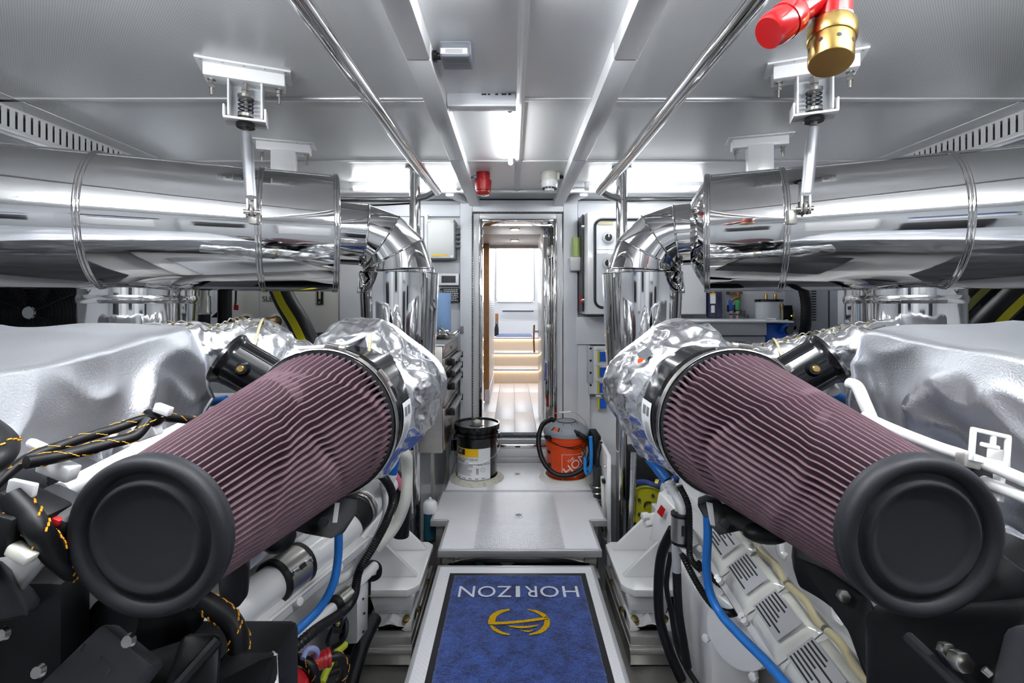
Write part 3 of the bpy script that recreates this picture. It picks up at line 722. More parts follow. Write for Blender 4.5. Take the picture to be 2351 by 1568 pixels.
# ------------------------------------------------------------------ red fire-fighting pipe with brass nozzle
t = thing('fire_nozzle', 'brass sprinkler nozzle hanging from a red enamelled pipe', 'nozzle', (.53, .8, 1.66))
D0 = .80
p1 = W(1912, -30, D0); p2 = W(1908, 55, D0)
MB().cyl(W(1918, -120, D0), W(1909, 52, D0 - .005), .029, 24).build('red_tee', M_red, t)
pa, pb = W(1925, -40, D0), W(1782, 64, D0 - .02)
MB().cyl(pa, pb, .022, 20).build('red_branch', M_red, t)
dd = (pb - pa).normalized()
MB().lathe([(.0, -.004), (.026, -.004), (.030, .004), (.030, .022), (.0285, .022), (.0285, .05), (.025, .058), (0, .058)], pb - dd * .04, dd, 24).build('red_end_cap', M_red, t)
ax = (W(1906, 160, D0 - .03) - W(1911, 40, D0)).normalized()
o = W(1910, 60, D0 - .004)
MB().lathe([(.0, -.012), (.030, -.012), (.0325, .002), (.031, .006), (0, .006)], o, ax, 24).build('sealant', M_white, t)
MB().lathe([(.0, .002), (.034, .002), (.0362, .006), (.0362, .030), (.034, .034), (0, .034)], o, ax, 36).build('brass_collar', M_brass, t)
bd = MB().lathe([(.0, .03), (.0325, .03), (.0325, .074), (.031, .077), (0, .077)], o, ax, 36).build('brass_body', M_brass, t)
fx, fy, fd = frame(ax); hl = MB()
for k in range(8):
    a = 2 * math.pi * (k + .35) / 8; u = fx * math.cos(a) + fy * math.sin(a); hl.cyl(o + fd * .052 + u * .0322, o + fd * .052 + u * .0329, .0038, 12)
hl.build('spray_hole', M_ink, bd, kind='stuff')
# ================================================================== ENGINES
def crump(p, s, seed=0.0):
    q = Vector(p) * s + Vector((seed, seed * 1.7, -seed))
    d = noise.voronoi(q, distance_metric='DISTANCE', exponent=2.5)[0]
    return d[0] - .5 + .5 * noise.noise(q * .45)

def tracer(path, r, mb, step=.02, turn=1.1, ln=.004):
    """dashes of a spiral tracer thread on a braided sleeve"""
    P = [Vector(p) for p in path]; acc = 0; nxt = step
    for i in range(1, len(P)):
        seg = (P[i] - P[i - 1]); L_ = seg.length
        if L_ < 1e-7: continue
        x, y, d = frame(seg)
        while nxt <= acc + L_:
            c = P[i - 1] + d * (nxt - acc); a = nxt / step * turn
            for k in range(2):
                a2 = a + k * 3.1
                for q in range(3):
                    b0 = a2 + q * .35; b1 = b0 + .22
                    p0 = c + (x * math.cos(b0) + y * math.sin(b0)) * r * 1.03 + d * ln * (q - .5); p1 = c + (x * math.cos(b1) + y * math.sin(b1)) * r * 1.03 + d * ln * (q + .5)
                    mb.tube([p0, p1], r * .09, 4)
            nxt += step
        acc += L_
    return mb

# ---------------------------------------------------------------- air filters
def set_filter_axis():
    global FC0, FC1, FD, FLEN
    FC0, FC1 = (WR(2130, 1240, .60) if MIR[0] else W(328, 1241, .60)), W(742, 972, 1.12)
    global CD
    CD = Vector((.155, .97, .10)).normalized()
    FD = (FC1 - FC0).normalized(); FLEN = (FC1 - FC0).length
set_filter_axis()
def air_filter():
    t = thing('air_filter', 'mauve pleated conical air filter with rubber end cap ' + side(), 'air filter', FC0, group='conical air filters')
    X, Y, Z = frame(FD); npl = 70; nl = 54
    seed = 3.0 if not MIR[0] else 11.0
    def fn(u, v):
        a = u * 2 * math.pi; ph = (u * npl) % 1.0
        tri = abs(ph * 2 - 1); tri = min(1, max(0, (tri - .28) / .55)); tri = tri * tri * (3 - 2 * tri)
        r = .0985 + (.1685 - .0985) * v; h = .021 + (FLEN - .026) * v
        kink = 0
        for k in range(3):
            kv = .25 + .28 * k + .10 * math.sin(a * 2.3 + k * 2 + seed)
            kink += (.020 + .012 * noise.noise(Vector((a * 1.5, k, seed)))) * math.exp(-((v - kv) / .035) ** 2) * (1 if k != 1 else -1)
        kink += .018 * noise.noise(Vector((a * 2, v * 5, seed)))
        kink *= min(1, v * 6) * min(1, (1 - v) * 8)
        depth = .030 * (.75 + .25 * v)
        r -= depth * tri
        a += kink * 1.3
        return FC0 + FD * h + (X * math.cos(a) + Y * math.sin(a)) * r
    MB().grid(fn, npl * 8, nl, cu=True).build('pleated_element', M_pleat, t, angle=80)
    # end cap
    prof = [(0, -.009), (.064, -.009), (.071, -.007), (.077, -.002), (.081, -.003), (.086, -.010), (.092, -.012), (.096, -.006), (.101, -.001), (.109, 0), (.1145, -.003), (.1172, -.009), (.118, -.017), (.1172, -.019), (.118, -.021), (.1175, -.029), (.113, -.032), (.10, -.032)]
    MB().lathe([(r * .885, -h * .8) for r, h in prof], FC0, FD, 72).build('end_cap', M_rubber, t, angle=50)
    MB().cyl(FC0 + FD * .0105 + X * (.028 if MIR[0] else -.028) - Y * .01, FC0 + FD * .0095 + X * (.028 if MIR[0] else -.028) - Y * .01, .003, 8).build('moulding_pip', M_gasket, t)
    # base flange of the element
    MB().lathe([(.160, -.016), (.172, -.014), (.174, -.004), (.174, .010), (.168, .012)], FC1, FD, 72).build('base_flange', M_black, t)
    # clamp
    c = MB().lathe([(.1745, -.010), (.1765, -.009), (.1765, .007), (.1745, .008)], FC1, FD, 72).build('clamp_band', M_zinc, t)
    def at(ang, r, h): a = math.radians(ang); return FC1 + FD * h + (X * math.cos(a) + Y * math.sin(a)) * r
    for ang in (38, 82, 268):
        a = ang if MIR[0] else 180 - ang
        p = at(a, .183, -.002); tg = FD.cross(p - FC1).normalized(); rad = (p - FC1).normalized()
        R = Matrix((tg, FD, rad)).transposed()
        MB().box(p, (.034, .013, .011), R).build('worm_housing', M_zinc, c, bevel=.002)
        MB().cyl(p + tg * .012, p + tg * .030, .0055, 8).build('worm_screw', M_steel, c)
        MB().box(at(a + 13, .1785, -.002), (.05, .011, .003), Matrix((FD.cross(at(a + 13, 1, 0) - FC1).normalized(), FD, (at(a + 13, 1, 0) - FC1).normalized())).transposed()).build('band_tail', M_zinc, c)
    X, Y, Z = frame(CD)
    # collar
    MB().lathe([(.165, .010), (.167, .014), (.167, .05), (.170, .054), (.170, .060), (.166, .064), (.164, .19)], FC1, CD, 72).build('inlet_collar', M_black, t)
    # label on the collar, facing the aisle
    def lab(u, v):
        a = math.radians((-28 + 56 * u) - 8)
        if MIR[0] is None: pass
        A = X * math.cos(a) + Y * math.sin(a)
        return FC1 + CD * (.072 + .052 * v) + A * .1675
    side_x = 1 if X.x > 0 else -1
    def lab2(u, v, lift=.0012, h0=.076, h1=.128):
        a = math.radians(-34 + 44 * u)
        xx = X * side_x
        return FC1 + CD * (h0 + (h1 - h0) * v) + (xx * math.cos(a) + Vector((0, 0, 1)).cross(Vector((0, 0, 0))) + (CD.cross(xx) if CD.cross(xx).z > 0 else -CD.cross(xx)) * math.sin(a)) * (.1665 + lift)
    lb = MB().grid(lambda u, v: lab2(u, v), 12, 2).build('warning_label', M_label, t)
    pm_ = MB()
    for u0, u1, v0, v1 in ((.72, .9, .15, .42), (.72, .9, .5, .8), (.1, .6, .2, .24), (.1, .6, .34, .38), (.1, .6, .48, .52), (.1, .55, .62, .66)):
        pm_.grid(lambda u, v: lab2(u0 + (u1 - u0) * u, v0 + (v1 - v0) * v, .0018), 3, 1)
    pm_.build('label_print', M_greyink, lb, kind='stuff')
    return t

# ---------------------------------------------------------------- crumpled foil covers on the intake elbows
def foil_cover():
    t = thing('turbo_heat_cover', 'crumpled silver foil heat cover wrapped behind the air filter ' + side(), 'heat cover', FC1 + V(.04, .25, -.2), group='foil heat covers behind the filters')
    X, Y, Z = frame(CD); sd = 2.0 if not MIR[0] else 7.3
    prof = [(.152, .125), (.168, .13), (.186, .145), (.197, .18), (.199, .225), (.194, .27), (.183, .31), (.174, .33), (.16, .35), (.12, .38), (.04, .395), (0, .396)]
    def prf(v):
        f = v * (len(prof) - 1); i = min(int(f), len(prof) - 2); k = f - i
        return prof[i][0] + (prof[i + 1][0] - prof[i][0]) * k, prof[i][1] + (prof[i + 1][1] - prof[i][1]) * k
    def fn(u, v):
        a = u * 2 * math.pi; r, h = prf(v)
        dirv = X * math.cos(a) + Y * math.sin(a)
        # a little squarer, leaning towards the aisle below
        sq = 1 + .07 * math.cos(4 * a + .6)
        p = FC1 + CD * h + dirv * r * sq
        am = min(1, v * 5) * min(1, (1 - v) * 3)
        k = crump(p, 10, sd) * .034 + crump(p, 25, sd) * .017 + crump(p, 52, sd) * .005 - .03 * max(0, noise.noise(p * 7 + Vector((sd, 0, 0)))) ** 1.5
        return p + dirv * k * am
    MB().grid(fn, 240, 70, cu=True).build('foil_shell', M_foil, t, angle=50)
    def rp(v, dr, n=72):
        out = []
        r, h = prf(v)
        for k in range(n):
            a = 2 * math.pi * k / n; out.append(FC1 + CD * h + (X * math.cos(a) + Y * math.sin(a)) * ((r + dr) * (1 + .07 * math.cos(4 * a + .6)) + .003 * noise.noise(Vector((a * 3, v, sd)))))
        return out
    MB().tube(rp(.57, .004), .0045, 6, closed=True).build('edge_piping', M_cloth, t)
    MB().tube(rp(.64, .0), .004, 6, closed=True).build('edge_piping', M_cloth, t)
    # flange skirt at the far rim
    o = []
    def sk(u, v):
        a = u * 2 * math.pi
        return FC1 + CD * (.30 + .012 * v) + (X * math.cos(a) + Y * math.sin(a)) * (.185 + .010 * v) * (1 + .07 * math.cos(4 * a + .6) + .02 * noise.noise(Vector((a * 2, 0, sd))))
    MB().grid(sk, 72, 2, cu=True).build('rim_skirt', M_foil, t)
    # split on top with the dark opening, cable and torn edge
    top = FC1 + CD * .17 + V(.0, 0, .0)
    a0 = Vector((0, 0, 1)) * .200
    if not MIR[0]:
        q = W(800, 782, 1.22)
        MB().tube(spl([W(685, 800, 1.16), W(740, 797, 1.17), W(790, 790, 1.18), W(825, 775, 1.21), W(838, 770, 1.23)], 6), .0055, 8).build('white_cable', M_white, t)
        MB().add([W(782, 775, 1.215), W(838, 768, 1.225), W(846, 812, 1.215), W(812, 798, 1.205)], [(0, 1, 2, 3)]).build('split_opening', M_gasket, t)
        MB().tube([W(846, 815, 1.205), W(850, 790, 1.21), W(851, 766, 1.22)], .004, 6).build('frayed_edge', M_beige, t)
    else:
        MB().add([WR(1462, 812, 1.235), WR(1485, 797, 1.245), WR(1500, 812, 1.235), WR(1470, 832, 1.225)], [(0, 1, 2, 3)]).build('split_opening', M_gasket, t)
        MB().add([WR(1463, 824, 1.22), WR(1478, 822, 1.22), WR(1476, 830, 1.22), WR(1464, 834, 1.22)], [(0, 1, 2, 3)]).build('orange_lining', M_orange, t)
    return t

# ---------------------------------------------------------------- big aluminised blankets over the engine tops
def blanket():
    t = thing('engine_blanket', 'bulky aluminised heat blanket draped over the engine top ' + side(), 'heat blanket', (-1.3, .8, .9), group='engine heat blankets')
    sd = 1.0 if not MIR[0] else 5.0
    x0, x1, y0, y1, z0 = -1.95, -.775, .30, 1.15, .85
    nx, ny, nz = 70, 70, 40
    def pos(a, b_, c):          # unit cube -> shape
        x = x0 + (x1 - x0) * a; y = y0 + (y1 - y0) * b_
        ztop = 1.100 + .100 * min(1, b_ * 1.04) ** .9
        z = z0 + (ztop - z0) * c
        p = Vector((x, y, z))
        ea = abs(a - .5) * 2; eb = abs(b_ - .5) * 2
        p.x += .03 * math.sin(c * math.pi) * (1 if a > .5 else -1) * ea ** 8
        p.x += -.03 * (1 - c) * (1 if a > .5 else 0) * ea ** 6
        p.z -= (.012 * ea ** 24 + .006 * eb ** 24) * c ** 3
        q = p * 3.2 + Vector((sd, sd, 0))
        n1 = noise.noise(q); n2 = noise.noise(q * 2.1 + Vector((3, 1, 2)))
        rg = (1 - abs(noise.noise(q * 1.25 + Vector((7, 0, sd))))) ** 4
        rg2 = (1 - abs(noise.noise(q * 2.6 + Vector((1, 4, sd))))) ** 5
        amp = 1 - .8 * c ** 3
        p.x += (.034 * n1 + .014 * n2 + .040 * (rg - .35) + .016 * (rg2 - .3)) * ea ** 4 * amp
        p.y += (.020 * n1 + .014 * n2 + .02 * (rg2 - .3)) * eb ** 4 * amp
        p.z += (.014 * n1 + .006 * n2 + .010 * (rg - .35)) * c ** 4
        return p
    def face(f, n, m, nm):
        pass
    mb = MB()
    mb.grid(lambda u, v: pos(u, v, 1), nx, ny)
    mb.grid(lambda u, v: pos(1, u, v), ny, nz)
    mb.grid(lambda u, v: pos(0, u, v), ny, nz)
    mb.grid(lambda u, v: pos(u, 1, v), nx, nz)
    mb.grid(lambda u, v: pos(u, 0, v), nx, nz)
    mb.build('blanket_shell', M_cloth, t, angle=75)
    # round bulge near the far lower corner, where the cloth covers a fitting
    c = Vector((-.775, .99, .955))
    def bl(u, v):
        a = u * 2 * math.pi; r = .095 * math.sin(v * math.pi / 2)
        h = .045 * math.cos(v * math.pi / 2) + .008 * math.sin(v * 9)
        return c + Vector((h, r * math.cos(a), r * math.sin(a)))
    if not MIR[0]: MB().grid(bl, 36, 14, cu=True).build('fitting_bulge', M_cloth, t, angle=75)
    MB().tube([pos(1, b_ / 20, 0) + V(.004, 0, 0) for b_ in range(21)], .006, 6).build('hem', M_cloth, t)
    MB().tube([pos(1, 1, b_ / 12) + V(.002, .004, 0) for b_ in range(13)], .005, 6).build('hem', M_cloth, t)
    return t

# ---------------------------------------------------------------- foil lagged pipe behind the filters
def lagged_pipe():
    t = thing('lagged_exhaust_pipe', 'crinkled foil lagged pipe beside the black breather tube ' + side(), 'exhaust pipe', (-.75, 1.4, 1.05), group='foil lagged pipes')
    sd = 4.0 if not MIR[0] else 9.0
    if not MIR[0]:
        P = [W(330, 795, 1.32), W(430, 795, 1.36), W(490, 795, 1.40), W(545, 800, 1.44), W(610, 806, 1.47), (W(670, 830, 1.50)), W(760, 850, 1.52)]
        Rr = [.066, .066, .058, .088, .090, .070, .05]
    else:
        P = [WR(2060, 790, 1.32), WR(1960, 800, 1.36), WR(1900, 806, 1.40), WR(1840, 814, 1.44), WR(1770, 828, 1.47), WR(1700, 842, 1.50), WR(1600, 850, 1.52)]
        Rr = [.070, .068, .060, .058, .056, .054, .05]
    n = 14; C = spl(P, n); rr = []
    for i in range(len(C)):
        f = i / n; k = min(int(f), len(Rr) - 2); q = f - k; q = q * q * (3 - 2 * q); rr.append(Rr[k] + (Rr[k + 1] - Rr[k]) * q)
    mb = MB().tube(C, rr, 48)
    Cs = C
    def df_(p):
        c = min(Cs, key=lambda q: (q - p).length_squared); d = (p - c)
        if d.length < 1e-6: return p
        return p + d.normalized() * (crump(p, 26, sd) * .016 + crump(p, 60, sd) * .006)
    mb.deform(df_); mb.build('foil_lagging', M_foil, t, angle=40)
    # lacing wire and seam ridges
    for off in (.35, 1.0):
        pts = []
        for i in range(6, len(C) - 6, 1):
            x, y, d = frame(C[i + 1] - C[i]); up = Vector((0, 0, 1)); s_ = d.cross(up).normalized()
            if s_.y > 0: s_ = -s_
            a = off + .15 * math.sin(i * .5)
            pts.append(C[i] + (up * math.sin(a + .6) + s_ * math.cos(a + .6)) * (rr[i] + .004 + .003 * math.sin(i * 1.7)))
        MB().tube(pts, .0018, 5).build('lacing_wire', M_zinc, t)
    hk = MB()
    for i in range(10, len(C) - 8, 5):
        x, y, d = frame(C[i + 1] - C[i]); up = Vector((0, 0, 1)); s_ = d.cross(up).normalized()
        if s_.y > 0: s_ = -s_
        p = C[i] + (up * math.sin(1.25) + s_ * math.cos(1.25)) * (rr[i] + .002); hk.lathe([(0, .004), (.0035, .004), (.0045, 0)], p, p - C[i], 8)
    hk.build('lacing_hook', M_brasst, t, kind='stuff')
    i = int(len(C) * .62)
    MB().ring(C[i], C[i + 1] - C[i], rr[i] + .006, .004, 40, 6).build('tie_band', M_beige, t)
    return t

# ---------------------------------------------------------------- glossy black breather tube
def breather():
    t = thing('breather_tube', 'short glossy black breather tube with flared lip and brass plug ' + side(), 'tube', (-.68, 1.15, 1.05), group='black breather tubes')
    a = W(522, 822, 1.14); b_ = W(655, 898, 1.165); d = (b_ - a).normalized()
    MB().lathe([(.052, .0), (.060, .0), (.0635, -.004), (.0655, .004), (.060, .012), (.057, .02), (.057, .20), (.05, .2)], a, d, 44).build('tube_body', M_black, t)
    MB().lathe([(.0, .03), (.052, .03), (.052, 0)], a, d, 32).build('bore', M_gasket, t)
    fx, fy, fd = frame(d); n = Vector((0, -1, .35)); n = (n - fd * n.dot(fd)).normalized()
    p = a + fd * .055 + n * .055
    MB().lathe([(.017, 0), (.013, .012), (.0115, .018), (0, .018)], p, n, 18).build('boss', M_black, t)
    MB().lathe([(0, .026), (.006, .026), (.008, .024), (.0085, .017)], p, n, 16).build('brass_plug', M_brass, t)
    for ang in (-.75, .75):
        m = (n * math.cos(ang) + fd.cross(n) * math.sin(ang))
        MB().tube([a + fd * .02 + m * .057, a + fd * .2 + m * .057], .0025, 6).build('moulded_rib', M_black, t)
    return t

# ---------------------------------------------------------------- engine mount, bearer
def mount():
    t = thing('engine_mount', 'white welded engine mount bracket with gusset plates ' + side(), 'engine mount', (-.54, 2.3, -.19), group='engine mount brackets')
    X0, X1, Y0, Y1 = -.665, -.415, 2.10, 2.53
    MB().prism([(X0, Y0, -.03), (X1 - .05, Y0, -.03), (X1 - .02, Y0 + .02, -.03), (X1, Y0 + .05, -.03), (X1, Y1 - .03, -.03), (X1 - .03, Y1, -.03), (X0, Y1, -.03)], (0, 0, .03)).build('top_plate', M_engine, t, bevel=.003)
    for y in (2.20, 2.44):
        MB().prism([(X0, y, .0), (X1 + .005 - .03, y, .0), (X1 - .03, y, .012), (X0 + .05, y, .175), (X0, y, .19)], (0, .022, 0)).build('gusset', M_engine, t, bevel=.003)
    MB().bx(X0 - .03, X0, 2.12, 2.54, -.03, .20).build('back_plate', M_engine, t, bevel=.003)
    MB().hexa([(X0 + .05, Y0 + .04, -.13), (X1 - .035, Y0 + .04, -.13), (X1 - .03, Y1 - .03, -.13), (X0 + .05, Y1 - .03, -.13), (X0 + .03, Y0 + .015, -.03), (X1 - .015, Y0 + .015, -.03), (X1 - .015, Y1 - .01, -.03), (X0 + .03, Y1 - .01, -.03)]).build('mount_body', M_engine, t, bevel=.008)
    MB().bx(X0 + .055, X1 - .045, Y0 + .028, Y0 + .034, -.11, -.045).build('body_recess', M_wgrey, t, bevel=.003)
    # arched foot with two bolts
    xa, xb = X0 + .035, X1 - .025; xm = (xa + xb) / 2; arch = []
    for k in range(13):
        u = k / 12; arch.append((xa + (xb - xa) * u, Y0 - .01, -.175 + .03 * max(0, math.cos((u - .5) * math.pi * 1.5))))
    topc = []
    for k in range(13):
        u = 1 - k / 12; topc.append((xa + (xb - xa) * u, Y0 - .01, -.145 + .018 * math.cos((u - .5) * math.pi * 4)))
    MB().prism(arch + topc, (0, .10, 0)).build('foot_casting', M_engine, t, bevel=.002)
    MB().bx(xa, xb, Y0 + .05, Y1 - .02, -.17, -.13).build('foot_casting', M_engine, t, bevel=.003)
    for x in (xa + .028, xb - .028):
        bo = MB().hexnut((x, Y0 + .018, -.143), (0, -.35, 1), .017, .014); bo.cyl((x, Y0 + .018, -.15), (x, Y0 + .015, -.143), .021, 16)
        bo.build('bolt', M_brasst, t, bevel=.001)
    for y in (2.2, 2.42):
        MB().hexnut((X1 - .02, y, -.15), (1, 0, .3), .014, .012).build('bolt', M_brasst, t)
    # stainless bearer beneath
    br = thing('engine_bearer', 'brushed stainless engine bearer beneath the mount ' + side(), 'bearer', (-.53, 2.0, -.6), group='stainless engine bearers')
    MB().bx(-.655, -.435, 2.06, 2.62, -.30, -.175).build('pedestal', M_steel, br, bevel=.004)
    MB().bx(-.645, -.43, 2.055, 2.62, -.225, -.212).build('pedestal_lip', M_steel, br, bevel=.003)
    MB().tube([(-.66, 2.055, -.232), (-.43, 2.055, -.232)], .016, 14).build('rolled_edge', M_steel, br)
    MB().bx(-.68, -.395, .4, 2.62, -.36, -.31).build('rail_flange', M_steel, br, bevel=.004)
    MB().bx(-.70, -.68, .4, 2.62, -.62, -.28).build('rail_web', M_steel, br, bevel=.003)
    MB().bx(-.60, -.46, .4, 2.62, -.7, -.36).build('rail_web', M_steel, br)
    for x, y in ((-.60, 1.93), (-.45, 1.93), (-.60, 1.7), (-.45, 1.7)):
        nb = MB().hexnut((x, y, -.31), (0, 0, 1), .014, .016); nb.cyl((x, y, -.311), (x, y, -.304), .018, 14); nb.cyl((x, y, -.3), (x, y, -.282), .007, 8)
        nb.build('stud_nut', M_zinc, br)
for MIR[0] in (False, True):
    set_filter_axis()
    air_filter(); foil_cover(); blanket(); lagged_pipe(); breather(); mount()
MIR[0] = False
# ================================================================== WALKWAY
MB().bx(-.33, .41, WY - .05, WY + .12, -.7, -.02).build('lower_panel', M_wall, wf)

def edge_strip(poly, z, h, w_, par, m):
    """extruded aluminium edge, one length per side of the plate outline"""
    n = len(poly); P = [Vector((x, y, 0)) for x, y in poly]
    cen = sum(P, Vector()) / n
    for i in range(n):
        a, b_ = P[i], P[(i + 1) % n]; d = (b_ - a).normalized(); nr = Vector((d.y, -d.x, 0)); a = a + nr * .003; b_ = b_ + nr * .003
        MB().hexa([a + V(0, 0, z - h), b_ + V(0, 0, z - h), b_ - nr * w_ + V(0, 0, z - h), a - nr * w_ + V(0, 0, z - h), a + V(0, 0, z - .002), b_ + V(0, 0, z - .002), b_ - nr * w_ + V(0, 0, z + .002), a - nr * w_ + V(0, 0, z + .002)]).build('edge_strip', m, par, bevel=.0015)
def ring_pull(c, par):
    x, y, z = c
    r_ = MB().bx(x - .028, x + .028, y - .028, y + .028, z, z + .0025).build('ring_pull', M_white, par, bevel=.001)
    MB().lathe([(0, .0027), (.017, .0027), (.02, .003)], c, (0, 0, 1), 20).build('recess', M_gasket, r_)
    MB().ring((x, y - .003, z + .004), (0, .3, 1), .016, .0022, 24, 6).build('ring', M_chrome2, r_)
    sc_ = MB()
    for a in (-1, 1):
        for b_ in (-1, 1): sc_.cyl((x + a * .022, y + b_ * .022, z + .0024), (x + a * .022, y + b_ * .022, z + .0034), .003, 8)
    sc_.build('screw', M_steel, r_, kind='stuff')

# aft plate
t = thing('floor_plate', 'white chequered floor plate in front of the door sill under both pails', 'floor plate', (.035, 3.5, -.03), group='walkway floor plates')
x0, x1, y0, y1 = -.455, .535, 3.225, 3.80
MB().bx(x0, x1, y0, y1, -.028, 0).build('plate_body', M_plate, t, bevel=.002)
MB().bx(x0 + .28, x1 - .28, y0 + .01, y1 - .05, 0, .0012).build('tread_field', M_tread, t)
edge_strip([(x0, y0), (x1, y0), (x1, y1), (x0, y1)], 0.001, .03, .008, t, M_alu)
ring_pull((.035, 3.53, .0012), t)
# middle plate with notched corners
t = thing('floor_plate', 'white chequered floor plate with notched corners in the middle of the walkway', 'floor plate', (.035, 2.8, -.04), group='walkway floor plates')
pts = [(-.378, 2.44), (.452, 2.44), (.452, 2.78), (.545, 2.78), (.545, 3.21), (-.475, 3.21), (-.475, 2.78), (-.378, 2.78)]
MB().prism([(x, y, -.028) for x, y in pts], (0, 0, .028)).build('plate_body', M_plate, t, bevel=.002)
MB().bx(-.20, .27, 2.455, 3.195, 0, .0012).build('tread_field', M_tread, t)
edge_strip(pts, .001, .036, .014, t, M_alu)
ring_pull((.035, 2.84, .0012), t)
# support frame below
t = thing('walkway_frame', 'polished steel support frame beneath the notched floor plate', 'frame', (.035, 2.6, -.6))
MB().bx(-.36, .43, 2.46, 2.50, -.075, -.038).build('cross_bar', M_chrome2, t, bevel=.004)
MB().bx(-.36, -.30, 2.455, 2.459, -.072, -.042).build('angle_plate', M_steel, t)
MB().bx(.37, .43, 2.455, 2.459, -.072, -.042).build('angle_plate', M_steel, t)
for x in (-.37, .40):
    MB().bx(x, x + .035, 2.5, 2.535, -.7, -.038).build('leg', M_steel, t)
    MB().bx(x - .03, x + .05, 2.46, 2.55, -.16, -.15).build('foot_plate', M_steel, t, bevel=.002)
for x in (-.45, .46):
    MB().bx(x, x + .04, 2.81, 2.85, -.7, -.038).build('leg', M_steel, t)
    MB().bx(x, x + .03, 3.15, 3.18, -.7, -.038).build('leg', M_steel, t)
for y in (2.9, 3.4): MB().bx(-.45, .52, y, y + .04, -.08, -.038).build('cross_bar', M_steel, t)

# near plate with the mat
t = thing('floor_plate', 'white rimmed floor plate in the foreground carrying the blue mat', 'floor plate', (.02, 1.7, -.05), group='walkway floor plates')
mz = -.02
x0, x1, y0, y1 = -.362, .392, .6, 2.335
MB().bx(x0, x1, y0, y1, mz - .03, mz).build('plate_body', M_plate, t, bevel=.002)
edge_strip([(x0, y0), (x1, y0), (x1, y1), (x0, y1)], mz + .001, .034, .016, t, M_alu)
MB().bx(x0 + .02, x1 - .02, .7, 2.31, mz - .075, mz - .032).build('under_frame', M_steel, t)

# blue mat
mm = bpy.data.materials.new('blue_carpet_pile'); mm.use_nodes = True; nt = mm.node_tree; N = nt.nodes; L = nt.links; bs = N['Principled BSDF']
bs.inputs['Roughness'].default_value = .9; bs.inputs['Specular IOR Level'].default_value = .15; bs.inputs['Sheen Weight'].default_value = .25
tc = N.new('ShaderNodeTexCoord'); n1 = N.new('ShaderNodeTexNoise'); n1.inputs['Scale'].default_value = 16; n1.inputs['Detail'].default_value = 5; n1.inputs['Roughness'].default_value = .65
n2 = N.new('ShaderNodeTexNoise'); n2.inputs['Scale'].default_value = 260; n2.inputs['Detail'].default_value = 3
rp = N.new('ShaderNodeValToRGB'); rp.color_ramp.elements[0].position = .40; rp.color_ramp.elements[0].color = (*rgb(15, 30, 78), 1); rp.color_ramp.elements[1].position = .60; rp.color_ramp.elements[1].color = (*rgb(52, 84, 160), 1)
mixn = N.new('ShaderNodeMath'); mixn.operation = 'MULTIPLY_ADD'; mixn.inputs[1].default_value = .55; mixn.inputs[2].default_value = .0
ad = N.new('ShaderNodeMath'); ad.operation = 'MULTIPLY_ADD'; ad.inputs[1].default_value = .45
L.new(tc.outputs['Object'], n1.inputs['Vector']); L.new(tc.outputs['Object'], n2.inputs['Vector'])
L.new(n1.outputs[0], mixn.inputs[0]); L.new(n2.outputs[0], ad.inputs[0]); L.new(mixn.outputs[0], ad.inputs[2]); L.new(ad.outputs[0], rp.inputs[0]); L.new(rp.outputs[0], bs.inputs['Base Color'])
bp = N.new('ShaderNodeBump'); bp.inputs['Strength'].default_value = .8; bp.inputs['Distance'].default_value = .006; L.new(n2.outputs[0], bp.inputs['Height']); L.new(bp.outputs[0], bs.inputs['Normal'])
M_matblue = mm
M_matwhite = mat('white_carpet_pile', rgb(214, 218, 226), .9, spec=.1, bump=('noise', 260, .7, .005))
M_matgold = mat('gold_carpet_pile', rgb(212, 168, 24), .9, spec=.1, bump=('noise', 260, .7, .005), var=(160, rgb(170, 130, 16), 3, .4, .7))
t = thing('door_mat', 'blue carpet mat with white lettering and gold emblem', 'mat', (.024, 1.6, mz))
mx0, mx1, my0, my1 = -.296, .343, .75, 2.262
MB().bx(mx0, mx1, my0, my1, mz, mz + .004).build('rubber_border', M_rubber, t, bevel=.001)
bx0, bx1, by1 = mx0 + .022, mx1 - .022, my1 - .018
def carpet(u, v):
    x = bx0 + (bx1 - bx0) * u; y = my0 + .02 + (by1 - my0 - .02) * v
    e = min(u, 1 - u) * 60; e = min(1, e); f = min(1, (1 - v) * 90)
    z = mz + .003 + .007 * min(e, f) + .0012 * noise.noise(Vector((x * 60, y * 60, 0))) + .0014 * noise.noise(Vector((x * 190, y * 190, 3)))
    return Vector((x + (.002 * noise.noise(Vector((x * 90, y * 90, 9))) if u in (0, 1) else 0), y + (.002 * noise.noise(Vector((x * 90, y * 90, 5))) if v == 1 else 0), z))
MB().grid(carpet, 150, 330).build('carpet_pile', M_matblue, t, angle=80)
# lettering (reads from the door, so upside down from here), one mesh per letter
LW = [('H', .247, .030), ('O', .166, .036), ('R', .096, .028), ('I', .044, .010), ('Z', -.012, .032), ('O', -.100, .036), ('N', -.192, .032)]
